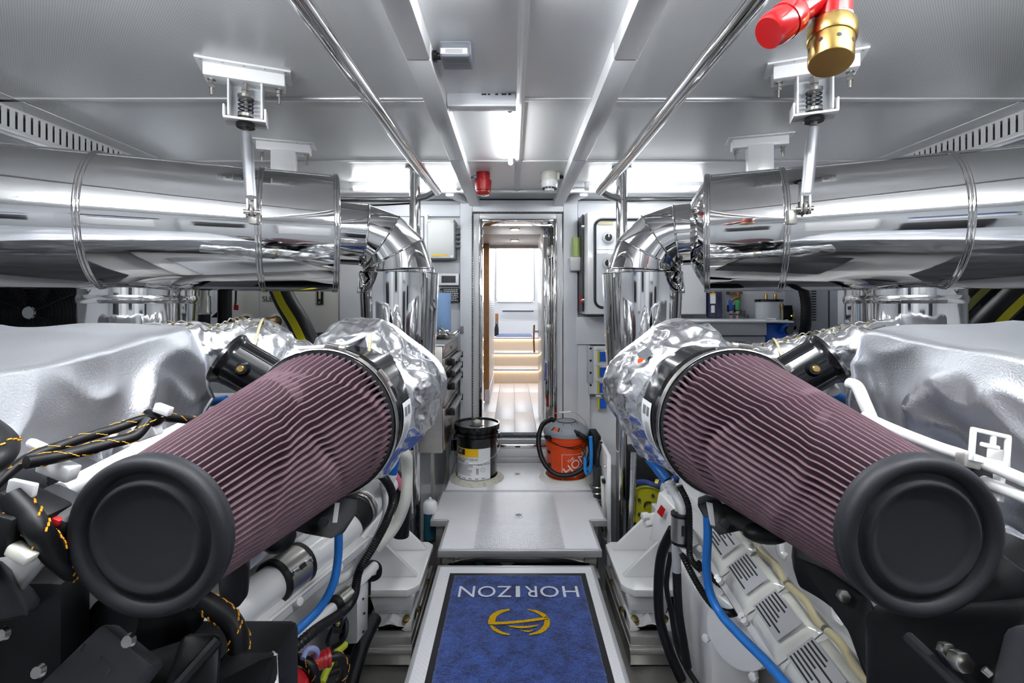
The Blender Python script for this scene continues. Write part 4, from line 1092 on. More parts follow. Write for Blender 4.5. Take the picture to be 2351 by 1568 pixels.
# widths follow the photograph
def letter(ch, x0, x1, ya, yb, par, z):
    vs_, fs = text_geo(ch, 1.0)
    mnx, mxx = min(v.x for v in vs_), max(v.x for v in vs_); mny, mxy = min(v.y for v in vs_), max(v.y for v in vs_)
    mb = MB()
    # rotated 180 degrees in the plane
    top = [Vector((x1 - (v.x - mnx) / (mxx - mnx) * (x1 - x0), yb - (v.y - mny) / (mxy - mny) * (yb - ya), z + .0022)) for v in vs_]
    mb.add(top, fs)
    mb.build('letter', M_matwhite, par)
ya, yb = 2.062, 2.142
pxs = [('N', 1053, 1090), ('O', 1097, 1138), ('Z', 1142, 1175), ('I', 1184, 1194), ('R', 1205, 1233), ('O', 1240, 1283), ('H', 1292, 1328)]
for ch, a, b_ in pxs:
    D_ = 2.10; letter(ch, (a - CX) / F * D_, (b_ - CX) / F * D_, ya, yb, t, mz + .011)
# emblem: arcs and wave bars drawn in mat coordinates from the photograph
def E2(px, py): D_ = (CAMZ - mz - .012) * F / (py - CY); return Vector(((px - CX) / F * D_, D_, mz + .0132))
def band(pts, name='emblem_band'):
    up = spl([E2(*p) for p in pts[0]], 6); lo = spl([E2(*p) for p in pts[1]], 6)
    n = len(up); MB().add(up + lo, [(k, k + 1, n + k + 1, n + k) for k in range(n - 1)]).build(name, M_matgold, t)
band((((1170, 1398), (1145, 1402), (1127, 1413), (1120, 1428)), ((1170, 1402), (1152, 1408), (1140, 1417), (1137, 1428))))
band((((1120, 1428), (1150, 1428), (1200, 1424), (1258, 1416)), ((1121, 1434), (1150, 1434), (1200, 1430), (1260, 1422))))
band((((1210, 1398), (1236, 1403), (1252, 1411), (1258, 1418)), ((1212, 1401), (1228, 1406), (1242, 1414), (1250, 1419))))
band((((1262, 1421), (1261, 1438), (1245, 1453), (1214, 1459)), ((1250, 1422), (1248, 1436), (1236, 1448), (1216, 1456))))
band((((1124, 1436), (1132, 1447), (1150, 1456), (1171, 1459)), ((1130, 1436), (1142, 1445), (1156, 1452), (1170, 1455))))
band((((1164, 1436), (1190, 1438), (1215, 1437), (1240, 1434)), ((1172, 1440), (1192, 1443), (1214, 1442), (1232, 1438))))
band((((1192, 1446), (1205, 1448), (1216, 1448), (1227, 1445)), ((1200, 1449), (1208, 1451), (1216, 1451), (1222, 1449))))

# ------------------------------------------------------------------ pails
def pail_ring(x, y, m, lab):
    tag(MB().lathe([(.155, .03), (.168, .028), (.196, .002), (.196, 0), (.15, 0), (.15, .03), (.155, .03)], (x, y, 0), (0, 0, 1), 56).build('pail_base_ring', m, None), lab, 'base ring', 'pail base rings')
PX, PY = (1095 - CX) / F * 3.47, 3.47
M_ring = mat('stained_cream_plastic', rgb(190, 188, 176), .6, var=(30, rgb(140, 136, 120), 4, .5, .75))
pail_ring(PX, PY, M_ring, 'stained cream plastic ring under the black oil pail')
t = thing('oil_pail', 'black plastic oil pail with white and yellow label', 'pail', (PX, PY, .004))
o = Vector((PX, PY, .004)); up = (0, 0, 1)
MB().lathe([(0, 0), (.136, 0), (.142, .008), (.147, .29), (.149, .30), (.156, .302), (.157, .312), (.150, .316), (.150, .330), (.158, .333), (.158, .342), (.151, .345), (.151, .365)], o, up, 64).build('body', M_black, t)
MB().lathe([(.148, .355), (.1635, .357), (.165, .388), (.162, .396), (.157, .396), (.154, .386), (.0, .386)], o, up, 64).build('lid', M_black, t)
sp_ = MB().lathe([(.026, .386), (.026, .398), (.022, .402), (0, .402)], o + V(.0, .03, 0), up, 28).build('spout_cap', M_cream, t)
MB().ring(o + V(.0, .03, .404), up, .016, .0018, 24, 6).build('cap_ring', M_cream, sp_)
for k, r_ in enumerate((.026, .034, .042, .05)):
    MB().tube([o + V(r_ * math.cos(a) * 1.1, -.04 + r_ * math.sin(a) * .8, .387) for a in [math.radians(200 + 14 * q) for q in range(11)]], .0018, 5).build('lid_rib', M_greyp, t)
def pp(ang, z, lift=.0008, rr=.1455):          # point on the pail wall; ang 0 faces the camera, positive to the right
    a = math.radians(ang); return o + V((rr + lift) * math.sin(a), -(rr + lift) * math.cos(a), z)
def patch(a0, a1, z0, z1, lift=.001, n=10): return MB().grid(lambda u, v: pp(a0 + (a1 - a0) * u, z0 + (z1 - z0) * v, lift), n, 1)
lb = patch(-66, 44, .028, .245, .0012, 20).build('label', M_label, t)
patch(-66, 8, .188, .245, .0022, 14).build('yellow_band', M_yellow, lb)
patch(-62, -30, .200, .240, .0030, 8).build('brand_plate', M_ink, lb)
MB().add([pp(-30, .200, .0032), pp(-38, .200, .0032), pp(-30, .214, .0032)], [(0, 1, 2)]).build('red_corner', M_red, lb)
def ptext(s, size, ang, z, w_deg, m, name='lettering'):
    vs_, fs = text_geo(s, size); wd = max(v.x for v in vs_) - min(v.x for v in vs_)
    MB().add([pp(ang + v.x / wd * w_deg, z + v.y, .0040) for v in vs_], fs).build(name, m, lb)
ptext('CAT', .036, -48, .222, 20, M_white)
ptext('DEO-ULS™ 15W-40', .020, -24, .170, 60, M_ink)
ptext('SAE 15W-40', .014, -48, .152, 32, M_ink)
ptext('515-3975', .018, 24, .135, 34, M_ink)
pr = MB()
rnd = random.Random(2)
for k in range(9):
    z = .128 - .0085 * k; pr.grid(lambda u, v, z=z, e=rnd.uniform(-20, -6): pp(-62 + (e + 62) * u, z + .0028 * v, .0036), 8, 1)
for k in range(7): pr.grid(lambda u, v, k=k: pp(2 + 7 * u, .070 + .006 * k + .0035 * v, .0036), 2, 1)
for k in range(5): pr.grid(lambda u, v, k=k: pp(-55 + 18 * k + 9 * u, .036 + .006 * v, .0036), 2, 1)
pr.build('small_print', M_greyink, lb, kind='stuff')
MB().tube([pp(20 + 6 * math.cos(a), .10 + .014 * math.sin(a), .0045) for a in [k * .5 for k in range(13)]], .0008, 4).build('drum_symbol', M_greyink, lb)
for s in (-1, 1): MB().box(o + V(s * .158, .0, .30), (.016, .03, .04)).build('ear', M_black, t, bevel=.003)
hb = [o + V(-.168, 0, .30), o + V(-.172, -.04, .25), o + V(-.14, -.115, .19), o + V(-.08, -.152, .165), o + V(-.04, -.160, .150)]
hb2 = [o + V(.04, -.160, .150), o + V(.08, -.152, .168), o + V(.14, -.115, .20), o + V(.175, -.04, .26), o + V(.172, 0, .315)]
bl = MB().tube(spl(hb, 6), .0018, 6).build('bail_wire', M_zinc, t); MB().tube(spl(hb2, 6), .0018, 6).build('bail_wire', M_zinc, t)
MB().cyl(o + V(-.042, -.161, .150), o + V(.042, -.161, .150), .006, 10).build('bail_grip', M_white, t)

# orange bucket with vacuum head
BX, BY = (1300 - CX) / F * 3.47, 3.47
pail_ring(BX, BY, mat('clean_cream_plastic', rgb(216, 217, 212), .5), 'clean cream plastic ring under the orange bucket')
t = thing('bucket_vacuum', 'orange bucket with grey vacuum head and black hose', 'bucket', (BX, BY, .004))
o = Vector((BX, BY, .004))
bk = MB().lathe([(0, 0), (.130, 0), (.134, .006), (.145, .235), (.146, .24), (.152, .242), (.153, .262), (.148, .266), (.149, .285), (.154, .287), (.154, .297), (.149, .300), (.149, .325)], o, up, 64).build('bucket_body', M_orange, t)
vh = MB().lathe([(.150, .315), (.163, .318), (.164, .345), (.158, .355), (.115, .385), (.07, .402), (.066, .408), (.0, .408)], o, up, 64).build('vacuum_head', M_grey, t)
MB().ring(o + V(0, .0, .408), up, .068, .003, 40, 6).build('lid_ring', M_greyp, vh)
for a in (-110, -70, -30, 20): MB().tube([o + V(.075 * math.cos(math.radians(a)), .075 * math.sin(math.radians(a)), .403), o + V(.15 * math.cos(math.radians(a)), .15 * math.sin(math.radians(a)), .361)], .0016, 5).build('moulded_line', M_greyp, vh)
# sticker and latch
def hp(a, r): a = math.radians(a); z = .385 - (r - .115) * (.030 / .043); return o + V(r * math.sin(a), -r * math.cos(a), z + .0015)
MB().add([hp(-52, .152), hp(-26, .152), hp(-26, .122), hp(-52, .122)], [(0, 1, 2, 3)]).build('sticker', M_ink, vh)
MB().add([hp(-46, .147) + V(0, 0, .001), hp(-30, .147) + V(0, 0, .001), hp(-30, .128) + V(0, 0, .001), hp(-46, .128) + V(0, 0, .001)], [(0, 1, 2, 3)]).build('sticker_panel', M_orange, vh)
MB().box(o + V(-.13, -.09, .315), (.045, .05, .03), Matrix.Rotation(math.radians(-35), 3, 'Z')).build('latch', M_black, t, bevel=.004)
MB().box(o + V(.158, -.03, .315), (.02, .05, .03)).build('latch', M_black, t, bevel=.004)
# hose
hs = spl([o + V(.055, -.13, .35), o + V(.085, -.165, .345), o + V(.135, -.165, .30), o + V(.150, -.16, .22), o + V(.10, -.185, .13), o + V(.0, -.20, .085), o + V(-.10, -.185, .09), o + V(-.175, -.14, .16), o + V(-.205, -.08, .27), o + V(-.18, -.02, .37), o + V(-.12, .02, .41), o + V(-.08, .03, .40)], 14)
MB().tube(hs, [.0165 + .0014 * (i % 2) for i in range(len(hs))], 14).build('vacuum_hose', M_hose, t)
MB().cyl(o + V(.045, -.12, .355), o + V(.07, -.148, .349), .02, 16).build('hose_cuff', M_black, t)
MB().tube(spl([o + V(-.16, -.03, .31), o + V(-.15, -.08, .30), o + V(-.06, -.155, .27), o + V(.04, -.168, .255), o + V(.10, -.14, .262)], 6), .003, 6).build('power_cord', M_hose, t)
MB().tube(spl([o + V(-.155, -.05, .325), o + V(-.10, -.13, .28), o + V(.0, -.163, .262), o + V(.10, -.14, .275)], 6), .003, 6).build('power_cord', M_hose, t)
bw = [o + V(-.163, 0, .33), o + V(-.15, .005, .40), o + V(-.09, .01, .452), o + V(-.05, .012, .464)]
bw2 = [o + V(.035, .012, .468), o + V(.08, .01, .452), o + V(.13, .005, .41), o + V(.163, 0, .33)]
MB().tube(spl(bw, 6), .0018, 6).build('bail_wire', M_zinc, t); MB().tube(spl(bw2, 6), .0018, 6).build('bail_wire', M_zinc, t)
MB().tube([o + V(-.052, .012, .464), o + V(.036, .012, .468)], .007, 10).build('bail_grip', M_white, t)
# square print with the slanted lettering
def bp_(ang, z, lift=.0015):
    a = math.radians(ang); r = .134 + .011 * z / .235 + lift; return o + V(r * math.sin(a), -r * math.cos(a), z)
def bline(a0, z0, a1, z1, wd=.0028):
    n = 10; mb = MB(); da, dz = a1 - a0, z1 - z0; mb.grid(lambda u, v: bp_(a0 + da * u + (wd / .14 * 57.3 * (v - .5) if abs(da) < .1 else 0), z0 + dz * u + (wd * (v - .5) if abs(da) >= .1 else 0)), n, 1); return mb
for q in ((-18, .022, -18, .205), (-18, .205, 66, .205), (66, .205, 66, .022), (-18, .022, 66, .022)): bline(*q).build('print_border', M_label, bk)
def btext(s, size, ang, z, rot=38):
    vs_, fs = text_geo(s, size, 'LEFT'); c, s_ = math.cos(math.radians(rot)), math.sin(math.radians(rot))
    MB().add([bp_(ang + (v.x * c - v.y * s_) / .14 * 57.3, z + v.x * s_ + v.y * c, .002) for v in vs_], fs).build('lettering', M_label, bk)
btext('THE', .030, -2, .150); btext('HOME', .086, -10, .074); btext('DEPOT', .050, 14, .050)
for z in (.06, .10, .19): MB().grid(lambda u, v, z=z: bp_(-72 + 16 * u, z + .022 * v), 3, 1).build('side_print', M_ink, bk)
# ================================================================== ALONG THE DOOR BULKHEAD
def wbox(px0, px1, py0, py1, D, depth, mb=None):
    """box whose face towards the camera spans these pixels at distance D"""
    a, b_ = W(px0, py1, D), W(px1, py0, D); return (mb or MB()).bx(a.x, b_.x, D, D + depth, a.z, b_.z)
# drawer cabinet
t = thing('drawer_cabinet', 'brushed stainless drawer cabinet with tubular handles', 'cabinet', (-.6, 3.3, .37))
cx0, cx1, cy0, cy1, cz0, cz1 = -.86, -.432, 3.02, 3.80, .315, 1.0
MB().bx(cx0, cx1 - .012, cy0, cy1, cz0, cz1 - .012).build('carcass', M_steel, t, bevel=.003)
MB().bx(cx0 - .005, cx1 + .004, cy0 - .006, cy1, cz1 - .014, cz1).build('top', M_steel, t, bevel=.003)
zz = [(.915, .985), (.835, .908), (.755, .828), (.60, .748), (.33, .593)]
M_drawer = mat('warm_brushed_drawer_front', rgb(178, 170, 164), .3, 1.0, bump=('noise', 60, .1, .003))
for k, (z0, z1) in enumerate(zz):
    dr = MB().bx(cx1 - .012, cx1, cy0 + .01, cy1 - .01, z0, z1).build('drawer', M_drawer, t, bevel=.002)
    if k == 0:
        MB().lathe([(0, 0), (.007, 0), (.012, .012), (.01, .018), (0, .019)], (cx1, 3.35, .955), (1, 0, 0), 14).build('knob', M_zinc, dr); continue
    zh = z1 - .03 if k < 4 else z1 - .045
    h = MB().bx(cx1 + .012, cx1 + .045, cy0 + .16, cy1 - .12, zh - .014, zh + .016).build('handle', M_alu, dr, bevel=.006)
    for y in (cy0 + .145, cy1 - .12): MB().bx(cx1, cx1 + .05, y, y + .02, zh - .03, zh + .02).build('handle_end', M_black, dr, bevel=.005)
MB().bx(-.80, -.78, 3.04, 3.07, -.7, .315).build('leg', M_steel, t)
MB().bx(-.52, -.50, 3.04, 3.07, -.7, .315).build('leg', M_steel, t)
MB().bx(-.50, -.48, 3.6, 3.63, -.7, .315).build('leg', M_steel, t)
# vice on the cabinet
t = thing('bench_vice', 'small chromed bench vice on the drawer cabinet', 'vice', (-.5, 3.55, 1.0))
MB().bx(-.56, -.46, 3.46, 3.60, 1.0, 1.02).build('base', M_black, t, bevel=.004)
MB().bx(-.54, -.47, 3.5, 3.58, 1.02, 1.07).build('jaw', M_chrome2, t, bevel=.006)
MB().tube(spl([(-.53, 3.48, 1.09), (-.49, 3.48, 1.06), (-.45, 3.5, 1.03), (-.41, 3.52, 1.05), (-.395, 3.53, 1.07)], 6), .009, 8).build('screw_arm', M_chrome2, t)
MB().cyl((-.42, 3.46, 1.03), (-.40, 3.58, 1.05), .006, 8).build('tommy_bar', M_chrome2, t)
MB().bx(-.575, -.565, 3.42, 3.6, 1.0, 1.09).build('upright', M_chrome2, t)
# paper towel roll
t = thing('paper_towel_roll', 'roll of pale blue paper towel standing behind the polished riser', 'paper towel', (-.56, 3.62, 1.0))
MB().lathe([(.02, .05), (.068, .05), (.07, .055), (.07, .335), (.068, .34), (.02, .34)], (-.537, 3.62, 1.0), up, 32).build('paper', M_towel, t)
MB().cyl((-.537, 3.62, 1.0), (-.537, 3.62, 1.36), .008, 10).build('spindle', M_chrome2, t)
MB().lathe([(0, 0), (.06, 0), (.06, .01), (0, .01)], (-.537, 3.62, 1.0), up, 24).build('base', M_black, t)
# junction box
t = thing('junction_box', 'pale grey junction box with corner screws and yellow strip', 'electrical box', (-.59, 3.8, 1.58))
a, b_ = W(981, 594, 3.74), W(1044, 503, 3.74)
MB().bx(a.x, b_.x, 3.76, 3.90, a.z, b_.z).build('housing', M_grey, t, bevel=.008)
MB().bx(a.x + .002, b_.x - .006, 3.74, 3.765, a.z + .004, b_.z - .002).build('cover', mat('pale_grey_cover', rgb(206, 208, 206), .35), t, bevel=.006)
for x in (a.x + .014, b_.x - .02):
    for z in (a.z + .016, b_.z - .014): MB().lathe([(0, .006), (.004, .006), (.011, .004), (.013, 0)], (x, 3.74, z), (0, -1, 0), 14).build('cover_screw', M_cream, t)
MB().bx(a.x + .035, a.x + .155, 3.7385, 3.74, a.z + .02, a.z + .032).build('warning_strip', M_yellow, t)
for s, x in ((-1, a.x), (1, b_.x)):
    for k in range(5):
        z = b_.z - .06 - .036 * k - (.0 if s > 0 else .0)
        g = MB().hexnut((x, 3.82, z), (s, 0, 0), .015, .016); g.cyl((x + s * .016, 3.82, z), (x + s * .036, 3.82, z), .008, 8); g.build('cable_gland', M_grey if s > 0 else M_black, t)
MB().bx(-.70, -.675, 3.8, 3.86, 1.58, 1.97).build('cable_riser', M_white, t)
# display
t = thing('display_panel', 'small white wall display with dark screen above the placard', 'display', (-.5, 3.85, 1.4))
a, b_ = W(1005, 655, 3.83), W(1053, 628, 3.83)
MB().bx(a.x, b_.x, 3.83, 3.90, a.z, b_.z).build('bezel', M_white, t, bevel=.004)
MB().bx(a.x + .03, b_.x - .024, 3.828, 3.832, a.z + .02, b_.z - .018).build('screen', mat('dark_lcd', rgb(60, 60, 62), .3, bump=('wave', 120, .3, .001)), t)
# placard
t = thing('safety_placard', 'black engraved placard with white text behind the paper towel', 'sign', (-.5, 3.87, 1.26))
a, b_ = W(1010, 694, 3.86), W(1055, 662, 3.86)
MB().bx(a.x, b_.x, 3.86, 3.90, a.z, b_.z).build('plate', M_ink, t, bevel=.002)
tx = MB(); rnd = random.Random(5)
for k in range(7):
    z = b_.z - .012 - .0145 * k; x = a.x + .03
    while x < b_.x - .02:
        wd = rnd.uniform(.006, .018); tx.bx(x, min(x + wd, b_.x - .012), 3.8592, 3.86, z - .003, z + .003); x += wd + .004
tx.build('lettering', M_label, t, kind='stuff')
tag(wbox(1056, 1064, 749, 766, 3.82, .02).build('latch_plate', M_grey, None, bevel=.003), 'small grey latch plate on the column beside the door', 'latch')

# beige hydraulic tank
t = thing('hydraulic_tank', 'beige steel hydraulic tank with black lettering and bronze fittings', 'tank', (-1.55, 3.5, .6))
M_tank = mat('beige_white_enamel', rgb(222, 220, 212), .35)
a, b_ = W(530, 764, 3.3), W(778, 520, 3.3)
MB().bx(a.x, b_.x, 3.3, 3.75, a.z, b_.z).build('tank_body', M_tank, t, bevel=.012)
MB().bx(W(594, 0, 3.3).x, W(596, 0, 3.3).x, 3.299, 3.31, a.z + .01, b_.z).build('weld_seam', M_wgrey, t)
s_ = MB(); c = W(637, 687, 3.298); text_mb('SLEIPNER', .052, c, (1, 0, 0), (0, 0, 1), mb=s_); s_.build('lettering', M_ink, t)
for k, (px, py) in enumerate(((553, 738), (622, 738))):
    c = W(px + 14, py, 3.298)
    fl = MB().lathe([(.055, 0), (.055, .006), (.04, .012), (.04, 0)], c, (0, -1, 0), 28).build('port_flange', M_tank, t)
    MB().tube(spl([c, c + V(-.01, -.05, 0), c + V(-.05, -.09, -.01), c + V(-.09, -.10, -.05)], 5), [.036, .036, .036, .035, .035, .034, .034, .034, .033, .033, .032, .032, .032, .032, .032, .032][:16], 16).build('elbow_fitting', M_bronze, fl)
gg = wbox(727, 741, 655, 700, 3.28, .02).build('level_gauge', M_black, t, bevel=.003)
wbox(731, 736, 668, 686, 3.277, .004).build('sight_glass', M_beige, gg)
MB().lathe([(0, .008), (.006, .008), (.008, 0)], W(733, 695, 3.28), (0, -1, 0), 6).build('gauge_bolt', M_zinc, gg)
MB().tube([W(542, 650, 3.27), W(541, 690, 3.27), W(540, 700, 3.26)], .007, 8).build('tether', M_hose, t)
wbox(536, 546, 700, 712, 3.26, .01).build('red_tag', M_redp, t, bevel=.002)
wbox(743, 752, 762, 772, 3.3, .02).build('drain_boss', M_tank, t)
tag(wbox(440, 790, 770, 850, 3.45, .05).build('grey_equipment_base', M_wgrey, None, bevel=.01), 'pale grey equipment base below the beige tank', 'base')
tag(wbox(779, 834, 560, 762, 3.28, .25).build('white_locker', M_white, None, bevel=.004), 'tall narrow white locker between beige tank and polished riser', 'locker')
tag(MB().bx(-2.79, -1.95, 3.4, 3.86, .2, 1.9).build('grey_cabinet', M_wgrey, None, bevel=.01), 'grey cabinet in shade behind the black hoses', 'cabinet')
# hoses behind
def stripe_hose(pts, r, lab, n=14, m=M_yelhose):
    t = thing('striped_hose', lab, 'hose', pts[-1], group='yellow striped black hoses')
    P = spl(pts, 10); MB().tube(P, r, 24).build('hose_wall', M_hose, t)
    L_ = []; Rr = []
    for i in range(len(P)):
        d = (P[min(i + 1, len(P) - 1)] - P[max(i - 1, 0)]).normalized(); to = Vector((0, -1, 0)); to = (to - d * to.dot(d)).normalized(); s_ = d.cross(to)
        L_.append(P[i] + (to * math.cos(.36) + s_ * math.sin(.36)) * r * 1.012); Rr.append(P[i] + (to * math.cos(.36) - s_ * math.sin(.36)) * r * 1.012)
    mid = [(P[i] + ((L_[i] + Rr[i]) / 2 - P[i]).normalized() * r * 1.02) for i in range(len(P))]
    k = len(P); MB().add(L_ + mid + Rr, [(i, i + 1, k + i + 1, k + i) for i in range(k - 1)] + [(k + i, k + i + 1, 2 * k + i + 1, 2 * k + i) for i in range(k - 1)]).build('yellow_stripe', m, t)
stripe_hose([W(625, 620, 2.55), W(655, 690, 2.5), W(690, 750, 2.45), W(735, 850, 2.4)], .055, 'fat black hose with yellow stripe in front of the beige tank')
stripe_hose([W(2290, 620, 2.6), W(2215, 690, 2.55), W(2160, 750, 2.5), W(2080, 840, 2.45)], .055, 'fat black hose with pale stripe beside the polished spout of the bucket side', m=mat('pale_yellow_stripe', rgb(214, 206, 120), .5))
stripe_hose([W(2400, 620, 2.45), W(2320, 690, 2.4), W(2260, 750, 2.35), W(2180, 850, 2.3)], .06, 'fat black hose with yellow stripe near the fan guard of the bucket side')
t = thing('hose_coupling', 'bright steel hose coupling on a vertical black hose', 'hose fitting', W(467, 760, 2.6))
MB().cyl(W(467, 600, 2.6), W(467, 690, 2.6), .028, 16).build('upper_nut', M_zinc, t)
MB().lathe([(.0, 0), (.036, 0), (.038, .01), (.034, .02), (.036, .06), (.033, .1), (0, .1)], W(467, 722, 2.6), up, 24).build('ferrule', M_zinc, t)
MB().cyl(W(467, 720, 2.6), W(467, 850, 2.6), .033, 18).build('hose', M_hose, t)
MB().cyl(W(440, 600, 2.65), W(442, 850, 2.65), .05, 18).build('rear_hose', M_hose, t)
t = thing('vertical_hose', 'thick plain black hose rising behind the silencer near the beige tank', 'hose', W(516, 850, 2.7))
MB().cyl(W(517, 560, 2.7), W(515, 850, 2.7), .036, 20).build('hose_wall', M_hose, t)
MB().prism([W(484, 729, 2.72), W(503, 712, 2.72), W(503, 729, 2.72)], (0, .02, 0)).build('clip', M_hose, t)

# fan guards at both sides
for MIR[0], c, lab in ((False, W(68, 718, 2.5), 'black wire fan guard with pale hub under the silencer of the oil pail side'), (True, WR(2440, 640, 2.6), 'black wire fan guard at the edge beside the striped hoses')):
    t = thing('fan_guard', lab, 'fan guard', c - V(0, 0, .4), group='wire fan guards')
    rr = [.05 + .0195 * k for k in range(19)]
    for r_ in rr: MB().ring(c, (0, 1, 0), r_, .0022, 56, 5).build('guard_ring', M_hose, t)
    for k in range(8):
        a = math.radians(22 + 45 * k); MB().cyl(c + V(.03 * math.cos(a), -.004, .03 * math.sin(a)), c + V(.42 * math.cos(a), -.004, .42 * math.sin(a)), .004, 6).build('guard_spoke', M_hose, t)
    MB().lathe([(0, .010), (.03, .010), (.034, .0), (.0, 0)], c, (0, -1, 0), 24).build('hub_badge', M_label, t)
    MB().lathe([(0, .0), (.42, 0), (.42, -.12), (0, -.12)], c + V(0, .05, 0), (0, -1, 0), 48).build('fan_housing', M_dark, t)
    for k in range(6):
        a = math.radians(60 * k + 10); x_ = Vector((math.cos(a), 0, math.sin(a))); y_ = Vector((-math.sin(a), 0, math.cos(a)))
        MB().add([c + x_ * .07 - y_ * .03 + V(0, .02, 0), c + x_ * .4 - y_ * .09 + V(0, .02, 0), c + x_ * .4 + y_ * .06 + V(0, .045, 0), c + x_ * .07 + y_ * .03 + V(0, .045, 0)], [(0, 1, 2, 3)]).build('fan_blade', M_greyp, t)
MIR[0] = False

# ------------------------------------------------------------------ control cabinet side
t = thing('control_cabinet', 'white control cabinet with black gasketed window and rotary switches', 'cabinet', (.9, 3.6, 1.18))
a, b_ = W(1346, 722, 3.5), W(1620, 487, 3.5)
MB().bx(a.x, b_.x, 3.5, 3.87, a.z, b_.z).build('cabinet_body', M_white, t, bevel=.006)
door_ = MB().bx(a.x + .004, b_.x - .004, 3.475, 3.499, a.z + .004, b_.z - .004).build('door', M_white, t, bevel=.006)
g0, g1 = W(1366, 706, 3.47), W(1560, 503, 3.47); pts = []; rc = .055
for cx_, cz_, a0 in ((g1.x - rc, g0.z + rc, -90), (g1.x - rc, g1.z - rc, 0), (g0.x + rc, g1.z - rc, 90), (g0.x + rc, g0.z + rc, 180)):
    for q in range(7): aa = math.radians(a0 + 15 * q); pts.append((cx_ + rc * math.cos(aa), 3.47, cz_ + rc * math.sin(aa)))
MB().tube(pts, .0105, 8, closed=True).build('window_gasket', M_gasket, door_)
MB().bx(g0.x + .01, g1.x - .01, 3.4715, 3.474, g0.z + .01, g1.z - .01).build('window_panel', mat('pale_acrylic', rgb(226, 229, 234), .08, coat=.6), door_)
for px, py in ((1397, 545), (1397, 604), (1470, 545)):
    c = W(px, py, 3.47)
    k_ = MB().lathe([(.046, 0), (.046, .004), (.036, .006), (.036, 0)], c, (0, -1, 0), 32).build('switch_ring', M_wgrey, door_)
    MB().lathe([(0, .005), (.038, .005), (.046, .004)], c, (0, -1, 0), 32).build('dial_plate', M_label, door_)
    MB().lathe([(0, .014), (.024, .014), (.027, .004)], c, (0, -1, 0), 28).build('dial', M_greyp, door_)
    MB().bx(c.x - .004, c.x + .004, 3.452, 3.458, c.z, c.z + .024).build('pointer', M_white, door_)
wbox(1374, 1408, 509, 516, 3.468, .002).build('tape', M_beige, door_)
for z in (1.50, 1.72): pass
MB().bx(g0.x + .012, g1.x - .012, 3.4705, 3.4715, W(0, 574, 3.47).z, W(0, 573, 3.47).z).build('panel_line', M_greyink, door_)
for py in (521, 690):
    c = W(1340, py, 3.49); MB().lathe([(0, .02), (.01, .02), (.014, .008), (.014, 0)], c, (-1, -.3, 0), 14).build('lock', M_zinc, t)
wbox(1331, 1336, 678, 700, 3.5, .01).build('red_tag', M_redp, t)
tag(MB().bx(.524, .534, 3.60, 3.86, 1.2, 1.93).build('cable_tray', M_gasket, None), 'dark cable tray behind the control cabinet edge', 'cable tray')
# dispenser
t = thing('soap_dispenser', 'white wall dispenser holding a pale green refill bottle', 'dispenser', (.46, 3.78, 1.48))
a, b_ = W(1308, 621, 3.72), W(1338, 590, 3.72)
MB().hexa([(a.x + .01, 3.72, a.z), (b_.x - .008, 3.72, a.z), (b_.x - .008, 3.83, a.z), (a.x + .01, 3.83, a.z), (a.x, 3.70, b_.z), (b_.x, 3.70, b_.z), (b_.x, 3.83, b_.z), (a.x, 3.83, b_.z)]).build('holder', M_white, t, bevel=.008)
c = W(1324, 590, 3.76)
MB().lathe([(0, 0), (.037, 0), (.037, .15), (.0, .15)], c, up, 24).build('refill', M_cap_green, t)
# switch board behind the riser
t = thing('breaker_board', 'white breaker board with yellow and blue terminal strips', 'electrical board', (.72, 3.84, .5))
wbox(1353, 1470, 795, 905, 3.78, .06).build('board', M_white, t, bevel=.004)
wbox(1350, 1362, 795, 880, 3.77, .06).build('hinge_rail', M_wgrey, t, bevel=.003)
for k in range(4):
    wbox(1372, 1376, 806 + 36 * k, 832 + 36 * k, 3.765, .02).build('terminal_strip', M_yelhose, t)
    wbox(1378, 1392, 808 + 36 * k, 830 + 36 * k, 3.765, .02).build('terminal_strip', M_blue, t)
    wbox(1368, 1380, 799 + 36 * k, 803 + 36 * k, 3.76, .02).build('clip', M_white, t)
    MB().lathe([(0, .006), (.008, .004), (.01, 0)], W(1356, 800 + 28 * k, 3.77), (0, -1, 0), 10).build('screw', M_greyp, t)
# equipment low beside the orange bucket
t = thing('pump_bracket', 'white bolted plate carrying a black pump with steel clamps', 'pump', (.62, 3.0, -.2))
MB().hexa([(.575, 2.92, -.35), (.60, 2.92, -.35), (.62, 3.45, -.35), (.60, 3.45, -.35), (.575, 2.92, .33), (.60, 2.92, .33), (.62, 3.45, .33), (.60, 3.45, .33)]).build('back_plate', M_white, t, bevel=.003)
MB().cyl((.555, 3.12, -.02), (.548, 3.12, .20), .028, 18).build('pump_body', M_greyp, t)
for z in (-.01, .03, .07): MB().ring((.552, 3.12, z), (0, 0, 1), .029, .006, 24, 6).build('hose_clamp', M_zinc, t)
MB().lathe([(0, 0), (.04, 0), (.045, .02), (.03, .05), (0, .05)], (.545, 3.12, -.10), up, 18).build('pump_foot', M_greyp, t)
MB().tube(spl([(.565, 3.02, .17), (.568, 3.0, 0), (.57, 2.98, -.2)], 5), .012, 10).build('white_pipe', M_cream, t)
MB().tube(spl([(.55, 3.12, .2), (.56, 3.14, .28), (.59, 3.2, .33)], 5), .014, 10).build('hose', M_hose, t)
MB().bx(.55, .60, 3.25, 3.45, .12, .36).build('motor_box', M_blackm, t, bevel=.006)
for z in (-.15, .15): MB().box((.572, 3.0, z), (.03, .05, .02)).build('clip', M_black, t, bevel=.003)
for z in (.25, -.2): MB().hexnut((.575, 2.97, z), (-1, 0, 0), .010, .008).build('bolt', M_zinc, t)
t = thing('blue_strap_handle', 'bright blue plastic handle hanging beside the orange bucket', 'handle', (.52, 3.25, .12))
